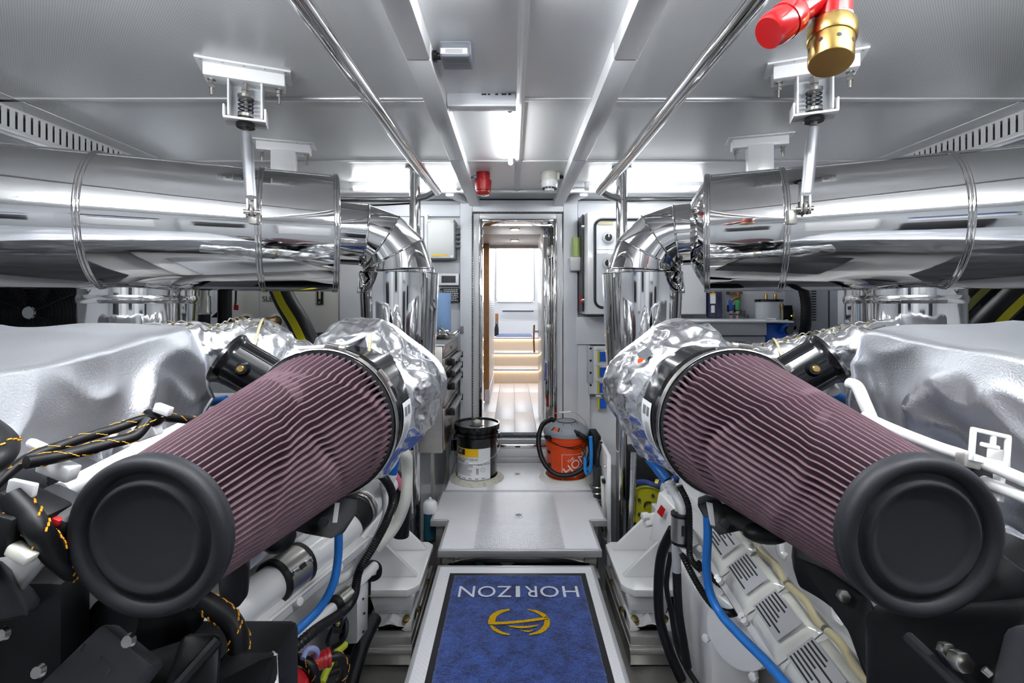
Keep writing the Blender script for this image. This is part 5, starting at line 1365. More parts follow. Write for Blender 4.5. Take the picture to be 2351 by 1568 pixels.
P = spl([(.527, 3.24, .36), (.532, 3.24, .26), (.528, 3.24, .15), (.510, 3.24, .11), (.492, 3.24, .13), (.490, 3.24, .22)], 6)
MB().tube(P, [.013] * 14 + [.012] * (len(P) - 14), 10).build('grip', M_bluetool, t)
MB().cyl((.508, 3.225, .12), (.508, 3.255, .12), .006, 8).build('rivet', M_zinc, t)

# ------------------------------------------------------------------ behind the bucket-side silencer
wbox(1592, 1655, 560, 745, 3.62, .28).build('panel', M_white, wf, bevel=.004)
wbox(1606, 1612, 560, 712, 3.605, .015).build('cover_strip', M_white, wf)
wbox(1655, 2000, 560, 745, 3.7, .2).build('panel', M_wall, wf, bevel=.003)
t = thing('filter_bottle', 'translucent navy filter bottle with white and yellow labels', 'filter', W(1639, 732, 3.45))
c = W(1639, 730, 3.5); MB().lathe([(0, 0), (.045, .0), (.054, .012), (.056, .15), (.054, .2), (.04, .24), (.04, .3), (0, .3)], c, up, 32).build('bottle', M_navy, t)
wbox(1631, 1643, 673, 697, 3.438, .003).build('label', M_label, t); wbox(1631, 1643, 673, 677, 3.436, .002).build('label_band', M_yellow, t); wbox(1633, 1641, 701, 718, 3.438, .003).build('label', M_label, t)
t = thing('tagged_valves', 'pair of pipe valves with blue and green tags on a bronze manifold', 'valve', W(1685, 745, 3.6))
wbox(1675, 1705, 668, 675, 3.62, .06).build('manifold_plate', M_bronze, t)
MB().tube(spl([W(1694, 672, 3.6), W(1694, 682, 3.58), W(1684, 686, 3.57), W(1678, 694, 3.57)], 5), .012, 10).build('bronze_elbow', M_bronze, t)
MB().cyl(W(1695, 674, 3.6), W(1695, 690, 3.6), .016, 10).build('bronze_tail', M_bronze, t)
for px, m in ((1678, M_blue), (1693, M_green)):
    v_ = wbox(px - 4, px + 4, 688, 712, 3.56, .012).build('tag', m, t, bevel=.002)
    wbox(px - 5, px + 5, 700, 716, 3.575, .03).build('valve_body', M_greyp, t, bevel=.003)
    MB().cyl(W(px, 714, 3.58), W(px, 721, 3.58), .014, 10).build('collar', M_cream, t); MB().cyl(W(px, 720, 3.58), W(px, 723, 3.58), .014, 10).build('red_ring', M_redp, t)
    MB().cyl(W(px, 722, 3.58), W(px, 760, 3.58), .009, 8).build('pipe', M_white, t)
wbox(1703, 1711, 713, 723, 3.66, .02).build('wall_box', M_grey, t, bevel=.002); wbox(1711, 1719, 722, 740, 3.66, .02).build('wall_box', M_grey, t, bevel=.002)
t = thing('supply_pipes', 'thin white supply pipes clipped beside the navy filter bottle', 'pipe', W(1661, 745, 3.62))
MB().tube([W(1660, 660, 3.695), W(1660, 760, 3.695)], .007, 8).build('pipe', M_white, t); MB().tube([W(1664, 672, 3.697), W(1662, 690, 3.697), W(1662, 760, 3.697)], .004, 8).build('thin_pipe', M_white, t)
t = thing('pressure_tank', 'grey cylindrical pressure tank with black top ring', 'tank', W(1765, 745, 3.4))
c = W(1765, 760, 3.45); c.z = W(0, 760, 3.35).z
MB().lathe([(0, 0), (.088, 0), (.088, .205), (0, .205)], c, up, 40).build('tank_shell', M_wgrey, t)
MB().lathe([(.0, .205), (.092, .205), (.094, .21), (.094, .222), (.0, .226)], c, up, 40).build('top_ring', M_black, t)
for dx in (-.03, .035): MB().lathe([(0, .04), (.008, .04), (.012, .02), (.012, 0)], c + V(dx, -.02, .224), up, 10).build('top_valve', M_brass, t)
MB().cyl(c + V(.05, -.085, .03), c + V(.05, -.085, .16), .006, 8).build('sight_tube', M_beige, t); MB().hexnut(c + V(.05, -.085, .16), up, .01, .03).build('tube_fitting', M_brass, t)
t = thing('charger_box', 'black charger box with small yellow indicator light', 'electrical box', W(1818, 745, 3.5))
wbox(1790, 1842, 701, 735, 3.5, .1).build('housing', M_blackm, t, bevel=.006); wbox(1797, 1838, 710, 730, 3.494, .01).build('front_recess', M_gasket, t, bevel=.004)
MB().lathe([(0, .003), (.004, .002), (.004, 0)], W(1817, 725, 3.494), (0, -1, 0), 10).build('indicator', mat('yellow_indicator', rgb(220, 210, 20), .4, emit=((1, .9, .05), 1.5)), t)
MB().tube(spl([W(1828, 727, 3.48), W(1832, 738, 3.46), W(1826, 752, 3.46), W(1812, 765, 3.46)], 6), .008, 8).build('cable', M_hose, t)
t = thing('louvred_unit', 'grey appliance with a column of louvre slots behind black hose', 'appliance', W(1890, 760, 3.3))
wbox(1858, 1925, 560, 765, 3.3, .3).build('housing', mat('mid_light_grey', rgb(160, 163, 170), .5), t, bevel=.01)
for k in range(16):
    wbox(1863, 1874, 673 + 6.0 * k - 30, 676 + 6.0 * k - 30, 3.297, .006).build('louvre', M_gasket, t)
wbox(1903, 1905, 560, 765, 3.297, .004).build('seam', M_greyp, t)
t = thing('flexible_trunk', 'black ribbed flexible duct rising beside the louvred appliance', 'duct', W(1850, 760, 3.25))
P = spl([W(1838, 640, 3.2), W(1850, 690, 3.22), W(1850, 740, 3.22), W(1845, 800, 3.25), V(1.95, 3.2, .2), V(1.95, 3.1, -.69)], 12); MB().tube(P, [.032 + .003 * (i % 2) for i in range(len(P))], 16).build('duct_wall', M_hose, t)
# air-conditioning box
t = thing('aircon_unit', 'pale grey air-conditioning cabinet with blue filter cartridge', 'appliance', W(1690, 950, 3.0))
a, b_ = W(1560, 1000, 3.0), W(1758, 741, 3.0)
MB().bx(a.x, b_.x, 3.0, 3.5, a.z, W(0, 772, 3.0).z).build('lower_casing', mat('aircon_grey', rgb(190, 193, 199), .42), t, bevel=.006)
MB().bx(a.x, b_.x, 2.985, 3.5, W(0, 770, 3.0).z, b_.z).build('lid_casing', M_wgrey, t, bevel=.006)
MB().bx(a.x - .01, W(1818, 0, 3.0).x, 2.975, 3.5, b_.z, b_.z + .012).build('top_plate', M_white, t, bevel=.004)
s_ = MB(); text_mb('DOMETIC', .030, W(1687, 788, 2.998), (1, 0, 0), (0, 0, 1), mb=s_); s_.build('lettering', M_ink, t)
MB().tube(spl([W(1660, 789, 2.997), W(1663, 786, 2.997), W(1667, 790, 2.997)], 4), .002, 5).build('logo', M_ink, t)
MB().bx(W(1762, 0, 3.0).x, W(1812, 0, 3.0).x, 3.02, 3.45, W(0, 790, 3.0).z, b_.z - .005).build('cartridge_bay', M_blue, t, bevel=.01)
MB().lathe([(0, .04), (.03, .04), (.034, .0), (0, 0)], W(1802, 757, 3.0), (0, -1, 0), 24).build('cartridge_ring', M_blue, t)
MB().hexnut(W(1808, 758, 2.97), (0, -1, 0), .026, .03).build('cartridge_nut', M_black, t)
for px in (1762, 1790, 1806): MB().hexnut(W(px, 741, 3.05) + V(0, 0, .01), up, .012, .012).build('bolt', M_zinc, t)
t = thing('white_valve', 'small white plastic valve on top of the air-conditioning cabinet', 'valve', W(1772, 740, 3.05))
MB().cyl(W(1774, 741, 3.05), W(1774, 732, 3.05), .012, 10).build('stem', M_white, t); MB().cyl(W(1763, 733, 3.05), W(1780, 734, 3.05), .010, 10).build('cross_piece', M_white, t); MB().cyl(W(1762, 728, 3.05), W(1762, 738, 3.05), .006, 8).build('lever', M_white, t)

# ------------------------------------------------------------------ down in the bilge
t = thing('fuel_filter', 'white and teal fuel filter canister beside the cabinet leg', 'filter', (-.44, 2.75, -.2))
c = Vector((-.50, 2.9, .0)); MB().lathe([(0, -.16), (.035, -.16), (.038, -.1), (.038, .0), (0, 0)], c, up, 24).build('bowl', mat('teal_glass', rgb(50, 110, 130), .2, trans=.3), t)
MB().lathe([(0, 0), (.045, 0), (.047, .02), (.042, .05), (.03, .065), (.01, .07), (.008, .085), (0, .085)], c, up, 24).build('head', M_white, t)
MB().bx(-.545, -.455, 2.91, 2.96, -.69, -.12).build('bracket', M_steel, t)
t = thing('bilge_pulley', 'yellow-green pulley wheel low beside the stanchion of the bucket side', 'pulley', (.8, 2.75, -.1))
c = W(1490, 1163, 2.75); MB().lathe([(.03, .0), (.085, 0), (.112, .01), (.115, .03), (.115, -.04), (.1, -.045), (.0, -.045)], c, (-.35, -1, .1), 40).build('wheel', M_yellowgreen, t)
for k in range(5): a_ = 1.256 * k; MB().hexnut(c + V(.07 * math.cos(a_), -.006, .07 * math.sin(a_)), (-.35, -1, .1), .01, .012).build('bolt', M_greyp, t)
MB().lathe([(0, 0), (.1, 0), (.1, .1), (0, .1)], c + V(.06, .06, 0), (0, 1, 0), 32).build('gearbox', M_blackm, t)
t = thing('blue_bilge_hose', 'dark blue hose curving low behind the polished stanchion', 'hose', W(1500, 1120, 2.8))
MB().tube(spl([W(1450, 1110, 2.85), W(1480, 1108, 2.8), W(1510, 1115, 2.75), W(1560, 1095, 2.7)], 6), .02, 12).build('hose_wall', mat('dark_blue_rubber', rgb(22, 50, 110), .4), t)
MB().cyl(W(1505, 1108, 2.76), W(1513, 1110, 2.75), .024, 12).build('collar', M_brasst, t)
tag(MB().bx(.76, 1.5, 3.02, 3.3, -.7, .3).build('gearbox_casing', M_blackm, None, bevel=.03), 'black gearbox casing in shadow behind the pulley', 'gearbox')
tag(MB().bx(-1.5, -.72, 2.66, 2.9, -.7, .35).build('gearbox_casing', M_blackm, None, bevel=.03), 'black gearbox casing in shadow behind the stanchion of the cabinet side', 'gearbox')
t = thing('bilge_pipe', 'dark pipe crossing the bilge below the notched floor plate', 'pipe', (.0, 2.9, -.3))
MB().cyl((-.4, 2.75, -.22), (.45, 2.8, -.22), .05, 18).build('pipe_wall', M_dark, t); MB().ring((.24, 2.77, -.2), (.1, 1, 0), .05, .01, 28, 8).build('bronze_flange', M_bronze, t)
MB().box((-.2, 2.7, -.19), (.1, .01, .03), Matrix.Rotation(.8, 3, 'Y')).build('green_tape', mat('green_tape', rgb(20, 120, 90), .5), t)
g = thing('toothed_disc', 'toothed steel disc hanging just below the walkway plate', 'disc', (-.03, 2.62, -.16))
pts = []
for k in range(36): r_ = .06 if k % 2 else .053; a_ = 2 * math.pi * k / 36; pts.append((-.03 + r_ * math.cos(a_), 2.62, -.12 + r_ * math.sin(a_)))
MB().prism(pts, (0, .006, 0)).build('disc', M_zinc, g); MB().cyl((-.03, 2.6, -.12), (-.03, 2.7, -.12), .012, 10).build('hub', M_steel, g)
# ================================================================== LOWER ENGINE, CABINET SIDE
def hose(name, lab, cat, pts, r, m, n=8, seg=12, ribs=False, group=None, tr=None):
    P = spl(pts, n * (3 if ribs else 1))
    rr = [r * (1 + (.10 if i % 2 else -.06)) for i in range(len(P))] if ribs else r
    if tr:
        t = thing(name, lab, cat, pts[-1], group=group)
        MB().tube(P, rr, seg).build('sleeve', m, t)
        mb = tracer(P, r, MB(), *tr); mb.build('tracer_thread', M_thread, t, kind='stuff')
        return t
    o = MB().tube(P, rr, seg).build(name, m, None); tag(o, lab, cat, group); return o

eng = thing('marine_engine', 'white enamelled marine diesel engine on the drawer cabinet side', 'engine', (-1.0, 1.5, -.3), group='marine diesel engines')
# crankcase with slanted inner flank
MB().hexa([(-1.6, 1.02, -.35), (-.78, 1.02, -.35), (-.78, 2.15, -.35), (-1.6, 2.15, -.35), (-1.6, 1.02, .46), (-.70, 1.02, .46), (-.70, 2.15, .46), (-1.6, 2.15, .46)]).build('crankcase', M_engine, eng, bevel=.03)
MB().hexa([(-1.5, 1.02, .46), (-.70, 1.02, .40), (-.66, 1.98, .40), (-1.5, 1.98, .46), (-1.5, 1.02, .84), (-.83, 1.02, .74), (-.78, 1.98, .74), (-1.5, 1.98, .84)]).build('cylinder_head', M_engine, eng, bevel=.025)
MB().hexa([W(560, 1330, 1.05), W(650, 1250, 1.35), W(650, 1250, 1.35) + V(-.2, 0, .05), W(560, 1330, 1.05) + V(-.2, 0, .05), W(600, 1240, 1.08), W(690, 1210, 1.38), W(690, 1210, 1.38) + V(-.2, 0, .08), W(600, 1240, 1.08) + V(-.2, 0, .08)]).build('valve_cover', M_engine, eng, bevel=.02)
MB().hexa([(-1.3, 1.15, .70), (-.66, 1.25, .66), (-.6, 1.75, .66), (-1.3, 1.75, .70), (-1.3, 1.15, .92), (-.70, 1.25, .80), (-.66, 1.75, .80), (-1.3, 1.75, .92)]).build('intake_gallery', M_engine, eng, bevel=.04)
MB().bx(-1.2, -.72, 1.35, 1.75, .85, .93).build('top_cover', M_wgrey, eng, bevel=.01)
for x, y in ((-.92, 1.37), (-.82, 1.38), (-.88, 1.45)): MB().lathe([(0, .012), (.016, .012), (.018, 0)], (x, y, .93), up, 16).build('top_bolt', M_wgrey, eng)
sp_ = [Vector((-.80 + .012 * math.cos(k * .8), 1.37 + .012 * math.sin(k * .8), .93 + .0008 * k)) for k in range(50)]
MB().tube(sp_, .003, 5).build('spring_fitting', M_zinc, eng)
# large coolant pipe with coupling sleeve
pa, pb = W(330, 1560, .93), W(805, 1205, 1.52); d = (pb - pa).normalized(); Lc = (pb - pa).length
cp = MB().cyl(pa, pb, .046, 32).build('coolant_pipe', M_engine, eng)
s0 = pa + d * Lc * .50; 
for k, (u0, u1, r_, m) in enumerate(((.0, .014, .0565, M_hose), (.014, .085, .0555, M_zinc), (.085, .098, .0565, M_hose))):
    MB().cyl(s0 + d * u0, s0 + d * u1, r_, 36).build(['sleeve_rubber', 'sleeve_band', 'sleeve_rubber'][k], m, cp)
fx, fy, fd = frame(d); n_ = (Vector((.75, -.6, .45)) - fd * Vector((.75, -.6, .45)).dot(fd)).normalized(); tg = fd.cross(n_)
R = Matrix((fd, tg, n_)).transposed()
MB().box(s0 + d * .05 + n_ * .057, (.072, .016, .006), R).build('band_bar', M_chrome2, cp, bevel=.002)
MB().box(s0 + d * .05 + n_ * .0605, (.02, .012, .003), R).build('band_slot', M_ink, cp)
# web below pipe: ribbed rail with bolt heads
for k in range(3):
    q = pa + d * Lc * (.28 + .25 * k) + V(.045, .0, -.06)
    MB().hexnut(q, (.7, -.3, .3), .012, .02).build('rail_bolt', M_engine, eng, bevel=.002)
MB().tube([pa + V(.055, .01, -.045), pb + V(.055, .01, -.045)], .006, 6).build('gasket_edge', M_engine, eng)
MB().hexa([pa + V(-.1, 0, -.10), pb + V(-.1, 0, -.10), pb + V(.04, 0, -.09), pa + V(.04, 0, -.09), pa + V(-.1, 0, .01), pb + V(-.1, 0, .01), pb + V(.05, 0, -.04), pa + V(.05, 0, -.04)]).build('head_rail', M_engine, eng, bevel=.008)
# casting at the far end: elbow and flange
MB().tube(spl([W(800, 1210, 1.55), W(835, 1170, 1.6), W(865, 1135, 1.65), W(885, 1105, 1.7)], 6), .05, 20).build('coolant_elbow', M_engine, eng)
MB().ring(W(832, 1165, 1.58), d, .052, .007, 32, 8).build('hose_clamp', M_zinc, eng); MB().ring(W(826, 1172, 1.57), d, .052, .005, 32, 8).build('hose_clamp', M_zinc, eng)
MB().cyl(W(800, 1200, 1.52), W(826, 1172, 1.57), .054, 28).build('rubber_joint', M_hose, eng)
MB().cyl(W(828, 1195, 1.54), W(838, 1190, 1.53), .014, 12).build('sensor', M_zinc, eng); MB().cyl(W(837, 1190, 1.53), W(840, 1189, 1.525), .008, 10).build('sensor_tip', M_redp, eng)
MB().hexa([W(800, 1260, 1.6), W(846, 1200, 1.7), W(846, 1200, 1.7) + V(-.1, 0, 0), W(800, 1260, 1.6) + V(-.1, 0, 0), W(790, 1215, 1.6), W(830, 1170, 1.7), W(830, 1170, 1.7) + V(-.1, 0, 0), W(790, 1215, 1.6) + V(-.1, 0, 0)]).build('pump_flange', M_engine, eng, bevel=.012)
# square bracket box
MB().hexa([W(790, 1480, 1.72), W(820, 1478, 1.62), W(844, 1445, 1.85), W(800, 1450, 1.95), W(790, 1352, 1.72), W(820, 1345, 1.62), W(846, 1335, 1.85), W(800, 1340, 1.95)]).build('side_bracket', M_engine, eng, bevel=.004)
for px, py in ((833, 1375), (836, 1408), (834, 1450)): MB().lathe([(0, .001), (.005, .001)], W(px, py, 1.72), (.7, -.7, 0), 10).build('bracket_hole', M_ink, eng)
MB().bx(-.95, -.70, 1.9, 2.25, -.05, .42).build('flywheel_housing', M_engine, eng, bevel=.03)
MB().bx(-.95, -.70, 2.24, 2.52, .02, .30).build('bell_housing', M_engine, eng, bevel=.02)
# thin pipes
MB().tube(spl([W(880, 1105, 1.62), W(890, 1165, 1.6), W(868, 1230, 1.58), W(830, 1285, 1.55), W(800, 1318, 1.5), W(770, 1335, 1.45)], 8), .014, 14).build('thin_pipe', M_engine, eng)
MB().tube([W(655, 1490, 1.15), W(780, 1382, 1.4), W(860, 1300, 1.6)], .016, 16).build('thin_pipe', M_engine, eng)
j = MB().cyl(W(768, 1392, 1.375), W(800, 1365, 1.43), .026, 18).build('pipe_joint', M_zinc, eng); MB().cyl(W(762, 1397, 1.36), W(772, 1388, 1.38), .028, 18).build('joint_rubber', M_hose, j)
# grey-white hose at the far end
hose('white_drain_hose', 'thick white hose curving down beside the polished stanchion', 'hose', [W(905, 1030, 1.75), W(930, 1045, 1.8), W(935, 1085, 1.85), W(930, 1150, 1.85), W(905, 1210, 1.85), W(860, 1260, 1.8)], .022, M_cream, 8, 16)
hose('blue_hose', 'blue hose stub with white coupling below the foil cover of the cabinet side', 'hose', [W(908, 1040, 1.55), W(903, 1065, 1.56), W(899, 1085, 1.57)], .019, M_bluehose, 6, 16, group='blue hoses')
t = thing('hose_tail', 'white ribbed hose tail beneath the short blue hose stub', 'hose fitting', W(890, 1120, 1.57))
for k in range(3): MB().cyl(W(898 - 3 * k, 1086 + 9 * k, 1.57), W(896 - 3 * k, 1093 + 9 * k, 1.57), .021, 16).build('rib', M_white, t)
MB().cyl(W(898, 1085, 1.57), W(888, 1120, 1.57), .018, 14).build('tail', M_white, t)
hose('blue_hose', 'long blue hose curving below the filter of the drawer cabinet side', 'hose', [W(782, 1170, 1.22), W(778, 1215, 1.22), W(776, 1280, 1.22), W(765, 1340, 1.2), W(735, 1395, 1.18), W(690, 1440, 1.15), W(655, 1470, 1.12)], .0105, M_bluehose, 8, 14, group='blue hoses')
hose('corrugated_conduit', 'black corrugated conduit looping down past the thin white pipes', 'conduit', [W(850, 1085, 1.42), W(880, 1095, 1.45), W(902, 1140, 1.5), W(890, 1190, 1.5), W(860, 1250, 1.5), W(825, 1310, 1.48), W(812, 1370, 1.42), W(785, 1405, 1.35), W(720, 1450, 1.2), W(640, 1520, 1.1)], .0125, M_hose, 8, 12, ribs=True)
t = thing('cable_loop', 'black cable loop with eye hanging beside the engine mount of the cabinet side', 'cable', W(850, 1360, 1.9))
MB().tube(spl([W(835, 1300, 1.8), W(855, 1292, 1.85), W(870, 1302, 1.87), W(868, 1322, 1.87), W(850, 1328, 1.87), W(838, 1312, 1.87)], 8), .011, 10).build('loop', M_hose, t)
MB().tube([W(848, 1328, 1.87), W(847, 1365, 1.9)], .007, 8).build('tail', M_hose, t)
hose('pink_taped_hose', 'black hose with pink tape in shadow behind the white drain hose', 'hose', [W(890, 1085, 2.0), W(915, 1110, 2.02), W(925, 1160, 2.05), W(920, 1230, 2.05)], .035, M_hose, 8, 16)
tag(MB().tube([W(905, 1085, 1.95), W(917, 1105, 1.97), W(922, 1122, 1.98)], .012, 8).build('pink_tape', M_pink, None), 'strip of pink tape on the shadowed black hose', 'tape')
# lagged drain pipe beside the stanchion
hose('lagged_drain_pipe', 'thin silver lagged pipe standing in front of the stanchion of the cabinet side', 'pipe', [W(944, 1035, 2.75), W(944, 1150, 2.75), W(950, 1250, 2.75)], .011, M_foil, 8, 12)
hose('lagged_drain_pipe', 'thin silver lagged pipe standing in front of the stanchion of the bucket side', 'pipe', [W(1455, 1040, 2.75), W(1452, 1150, 2.75), W(1446, 1250, 2.75)], .018, M_foil, 8, 12)

# ------------------------------------------------------------------ filter carrier and black front gear, cabinet side
t = thing('filter_carrier', 'black moulded carrier with white strip below the filter of the cabinet side', 'bracket', W(740, 1240, 1.1), group='black filter carriers')
MB().prism([W(655, 1215, 1.12), W(700, 1180, 1.15), W(790, 1140, 1.2), W(825, 1145, 1.22), W(822, 1175, 1.2), W(790, 1225, 1.16), W(760, 1238, 1.14), (W(700, 1225, 1.12))], (-.02, .05, 0)).build('carrier_plate', M_blackm, t, bevel=.004)
MB().hexnut(W(744, 1198, 1.13), (.1, -1, .3), .012, .012).build('bolt', M_greyp, t, bevel=.001)
MB().hexa([W(763, 1200, 1.10), W(773, 1200, 1.10), W(773, 1200, 1.10) + V(0, .003, 0), W(763, 1200, 1.10) + V(0, .003, 0), W(769, 1155, 1.13), W(779, 1155, 1.13), W(779, 1155, 1.13) + V(0, .003, 0), W(769, 1155, 1.13) + V(0, .003, 0)]).build('white_strip', M_label, t)
MB().sphere(W(640, 1235, 1.05), (.035, .04, .03)).build('boss', M_blackm, t)
MB().prism([W(500, 1330, .86), W(560, 1285, .9), W(572, 1300, .92), W(570, 1370, .9), W(545, 1400, .88), W(505, 1400, .84)], (-.03, .06, 0)).build('carrier_foot', M_blackm, t, bevel=.006)
# black front cover group
t = thing('front_gear_cover', 'cluster of black engine front covers in the near corner below the cap', 'engine cover', W(200, 1560, .7))
MB().prism([W(55, 1600, .62), W(232, 1428, .66), W(350, 1525, .66), W(200, 1720, .62)], V(0, .03, -.02)).build('square_cover', M_greyp, t, bevel=.008)
sl_ = MB()
for px, py in ((190, 1485), (228, 1515), (250, 1540)):
    sl_.prism([W(px - 6, py + 8, .640), W(px - 2, py + 10, .640), W(px + 7, py - 6, .645), (W(px + 3, py - 8, .645))], V(0, -.001, 0))
sl_.build('cover_slot', M_ink, t, kind='stuff')
MB().hexa([W(-60, 1440, .55), W(70, 1420, .60), W(110, 1380, .75), W(-60, 1380, .75), W(-60, 1275, .55), W(0, 1285, .58), W(75, 1350, .70), (W(-60, 1270, .75))]).build('corner_cover', M_greyp, t, bevel=.012)
MB().bx(-.98, -.44, .78, 1.0, .1, .60).build('belt_guard', M_blackm, t, bevel=.02)
MB().hexa([W(370, 1600, .74), W(500, 1600, .74), W(500, 1600, .9), W(370, 1600, .9), W(420, 1455, .78), W(510, 1455, .80), W(510, 1455, .92), (W(420, 1455, .92))]).build('belt_tensioner', M_blackm, t, bevel=.012)
MB().tube([W(385, 1600, .72), W(500, 1470, .78)], .010, 8).build('guard_rim', M_blackm, t)
MB().hexa([W(430, 1620, .80), W(640, 1600, .86), W(650, 1600, 1.0), W(440, 1600, 1.0), W(520, 1500, .82), W(635, 1497, .90), W(640, 1497, 1.0), (W(520, 1495, 1.0))]).build('side_panel', M_blackm, t, bevel=.003)
MB().tube([W(560, 1600, .86), W(632, 1498, .90)], .006, 6).build('white_edge', M_engine, t); MB().tube([W(630, 1505, .90), W(634, 1600, .86)], .005, 6).build('white_edge', M_engine, t)
for px, py in ((10, 1455), (92, 1540), (298, 1470)): MB().lathe([(0, .006), (.007, .006), (.009, 0)], W(px, py, .62), (0, -1, .3), 10).build('bolt', M_zinc, t)
MB().cyl(W(250, 1440, .76), W(420, 1400, .9), .05, 20).build('idler', M_blackm, t)
MB().bx(-1.5, -.66, .70, .76, .30, .845).build('pump_block', M_blackm, t, bevel=.02)
# ------------------------------------------------------------------ braided harness at the far left
hg = 'braided wiring harness runs'
hose('braided_harness', 'upper braided harness run along the foot of the heat blanket', 'cable', [W(-20, 1120, .60), W(60, 1055, .64), W(150, 1020, .68), W(260, 985, .72), W(330, 962, .76), W(380, 958, .8), W(440, 965, .84)], .0072, M_hose, 10, 12, group=hg, tr=(.018, 1.3))
hose('braided_harness', 'lower thicker braided harness run just above the white connectors', 'cable', [W(60, 1062, .62), W(150, 1045, .66), W(250, 1018, .70), W(310, 1000, .73), W(340, 965, .755)], .0085, M_hose, 10, 12, group=hg, tr=(.015, .9))
hose('braided_harness', 'thick braided harness dropping past the left of the rubber end cap', 'cable', [W(20, 1140, .58), W(60, 1180, .58), W(90, 1220, .58), W(125, 1270, .60), W(170, 1310, .64)], .0135, M_hose, 10, 14, group=hg, tr=(.017, .4))
hose('braided_harness', 'braided harness at the picture edge above the corner cover', 'cable', [W(-40, 1080, .55), W(0, 1050, .57), W(10, 1015, .60), W(-30, 980, .62)], .014, M_hose, 10, 14, group=hg, tr=(.02, .9))
hose('braided_harness', 'short bent braided harness under the rim of the end cap', 'cable', [W(455, 1375, .80), W(490, 1395, .81), W(525, 1420, .82), W(545, 1455, .82), W(548, 1490, .82)], .0165, M_hose, 10, 14, group=hg, tr=(.016, .3))
hose('braided_harness', 'looped braided battery cable with yellow tracer beside the red boot', 'cable', [W(640, 1570, 1.2), W(645, 1520, 1.2), W(680, 1512, 1.2), W(715, 1530, 1.2), W(725, 1575, 1.2)], .0125, M_hose, 10, 12, group=hg, tr=(.02, .9))
hose('braided_harness', 'braided battery cable entering the upper red boot', 'cable', [W(758, 1510, 1.25), W(778, 1508, 1.26), W(792, 1530, 1.27), W(785, 1560, 1.27), W(765, 1590, 1.27)], .0115, M_hose, 10, 12, group=hg, tr=(.02, .9))
for k, (a, b_, lab) in enumerate(((W(705, 1528, 1.22), W(758, 1508, 1.25), 'red rubber battery terminal boot on the upper cable'), (W(668, 1548, 1.18), W(700, 1572, 1.2), 'red rubber battery terminal boot on the lower cable'))):
    t = thing('terminal_boot', lab, 'terminal boot', a, group='red battery terminal boots'); d_ = (b_ - a).normalized(); L_ = (b_ - a).length
    MB().lathe([(0, 0), (.017, 0), (.0205, L_ * .2), (.0205, L_ * .85), (.0225, L_ * .86), (.0225, L_), (.012, L_)], a, d_, 20).build('boot', M_redp, t)
    MB().ring(a + d_ * L_ * .7, d_, .0207, .0015, 20, 5).build('boot_ridge', M_redp, t)
hose('lilac_cable', 'pale lilac cable curving above the red boot', 'cable', [W(695, 1512, 1.16), W(705, 1492, 1.18), W(722, 1490, 1.2), W(728, 1502, 1.22), W(715, 1530, 1.24)], .007, mat('lilac_rubber', rgb(150, 156, 206), .45), 6, 10)
hose('earth_cable', 'yellow and green earth cable running down behind the red boot', 'cable', [W(792, 1480, 1.55), W(772, 1500, 1.5), W(752, 1535, 1.45), W(738, 1570, 1.4)], .011, mat('yellow_green_rubber', rgb(176, 190, 30), .4), 6, 10)
hose('thick_black_cable', 'thick black cable lying across behind the earth cable', 'cable', [W(690, 1545, 1.5), W(740, 1548, 1.52), W(800, 1530, 1.55)], .016, M_hose, 6, 10)
hose('bilge_trunk_hose', 'broad black trunk hose running along the stainless bearer edge', 'hose', [W(860, 1420, 2.0), W(835, 1470, 1.9), W(815, 1530, 1.8), W(795, 1600, 1.7)], .03, M_hose, 8, 16)
t = thing('clipped_wire_loop', 'brown wire loop with black clip below the thin white pipe', 'wire', W(765, 1480, 1.35))
MB().tube(spl([W(780, 1405, 1.4), W(795, 1430, 1.38), W(790, 1465, 1.36), W(765, 1485, 1.36), W(752, 1472, 1.36), W(765, 1440, 1.37)], 8), .0065, 8).build('loop', M_hose, t); MB().box(W(778, 1432, 1.37), (.03, .03, .04)).build('clip', M_black, t, bevel=.005)
MB().sphere(W(776, 1432, 1.35), .007).build('clip_stud', M_brasst, t)
# connectors and tags near the harness
def small(name, lab, cat, c, size, m, rot=(0, 0, 0), bev=.003):
    R = Euler([math.radians(q) for q in rot]).to_matrix()
    return tag(MB().box(c, size, R).build(name, m, None, bevel=bev), lab, cat)
small('wire_connector', 'angular white plastic connector below the lower harness run', 'connector', W(135, 1075, .665), (.046, .02, .022), M_white, (0, 22, 0))
small('wire_connector', 'small white plastic clip lying on the upper harness run', 'connector', W(92, 1025, .665), (.036, .012, .012), M_white, (0, 24, 0), .005)
small('wire_connector', 'cream oblong connector beside the thick dropping harness', 'connector', W(50, 1270, .57), (.03, .016, .014), M_cream, (0, 32, 0))
small('wire_connector', 'white connector block where the two harness runs join', 'connector', W(338, 985, .775), (.035, .02, .03), M_white, (0, -20, 0))
small('wire_tag', 'white printed cable tag on the harness junction', 'tag', W(375, 940, .77), (.026, .012, .014), M_label, (0, 20, 0), .002)
small('wire_tag', 'large white printed cable tag above the black connectors', 'tag', W(52, 1120, .59), (.033, .008, .017), M_label, (0, 12, 0), .002)
small('harness_junction', 'black taped harness junction block above the filter gauze', 'connector', W(352, 958, .775), (.03, .024, .02), M_black, (0, 30, 0), .006)
small('relay_block', 'dark grey relay block with ribbed flank beside the end cap', 'connector', W(130, 1185, .63), (.07, .05, .05), M_greyp, (10, 24, 0), .008)
small('relay_block', 'black relay block under the large printed cable tag', 'connector', W(75, 1165, .61), (.07, .04, .03), M_blackm, (0, 26, 0), .006)
small('relay_block', 'black relay block at the picture edge with white studs', 'connector', W(10, 1210, .58), (.05, .04, .05), M_blackm, (0, 15, 0), .006)
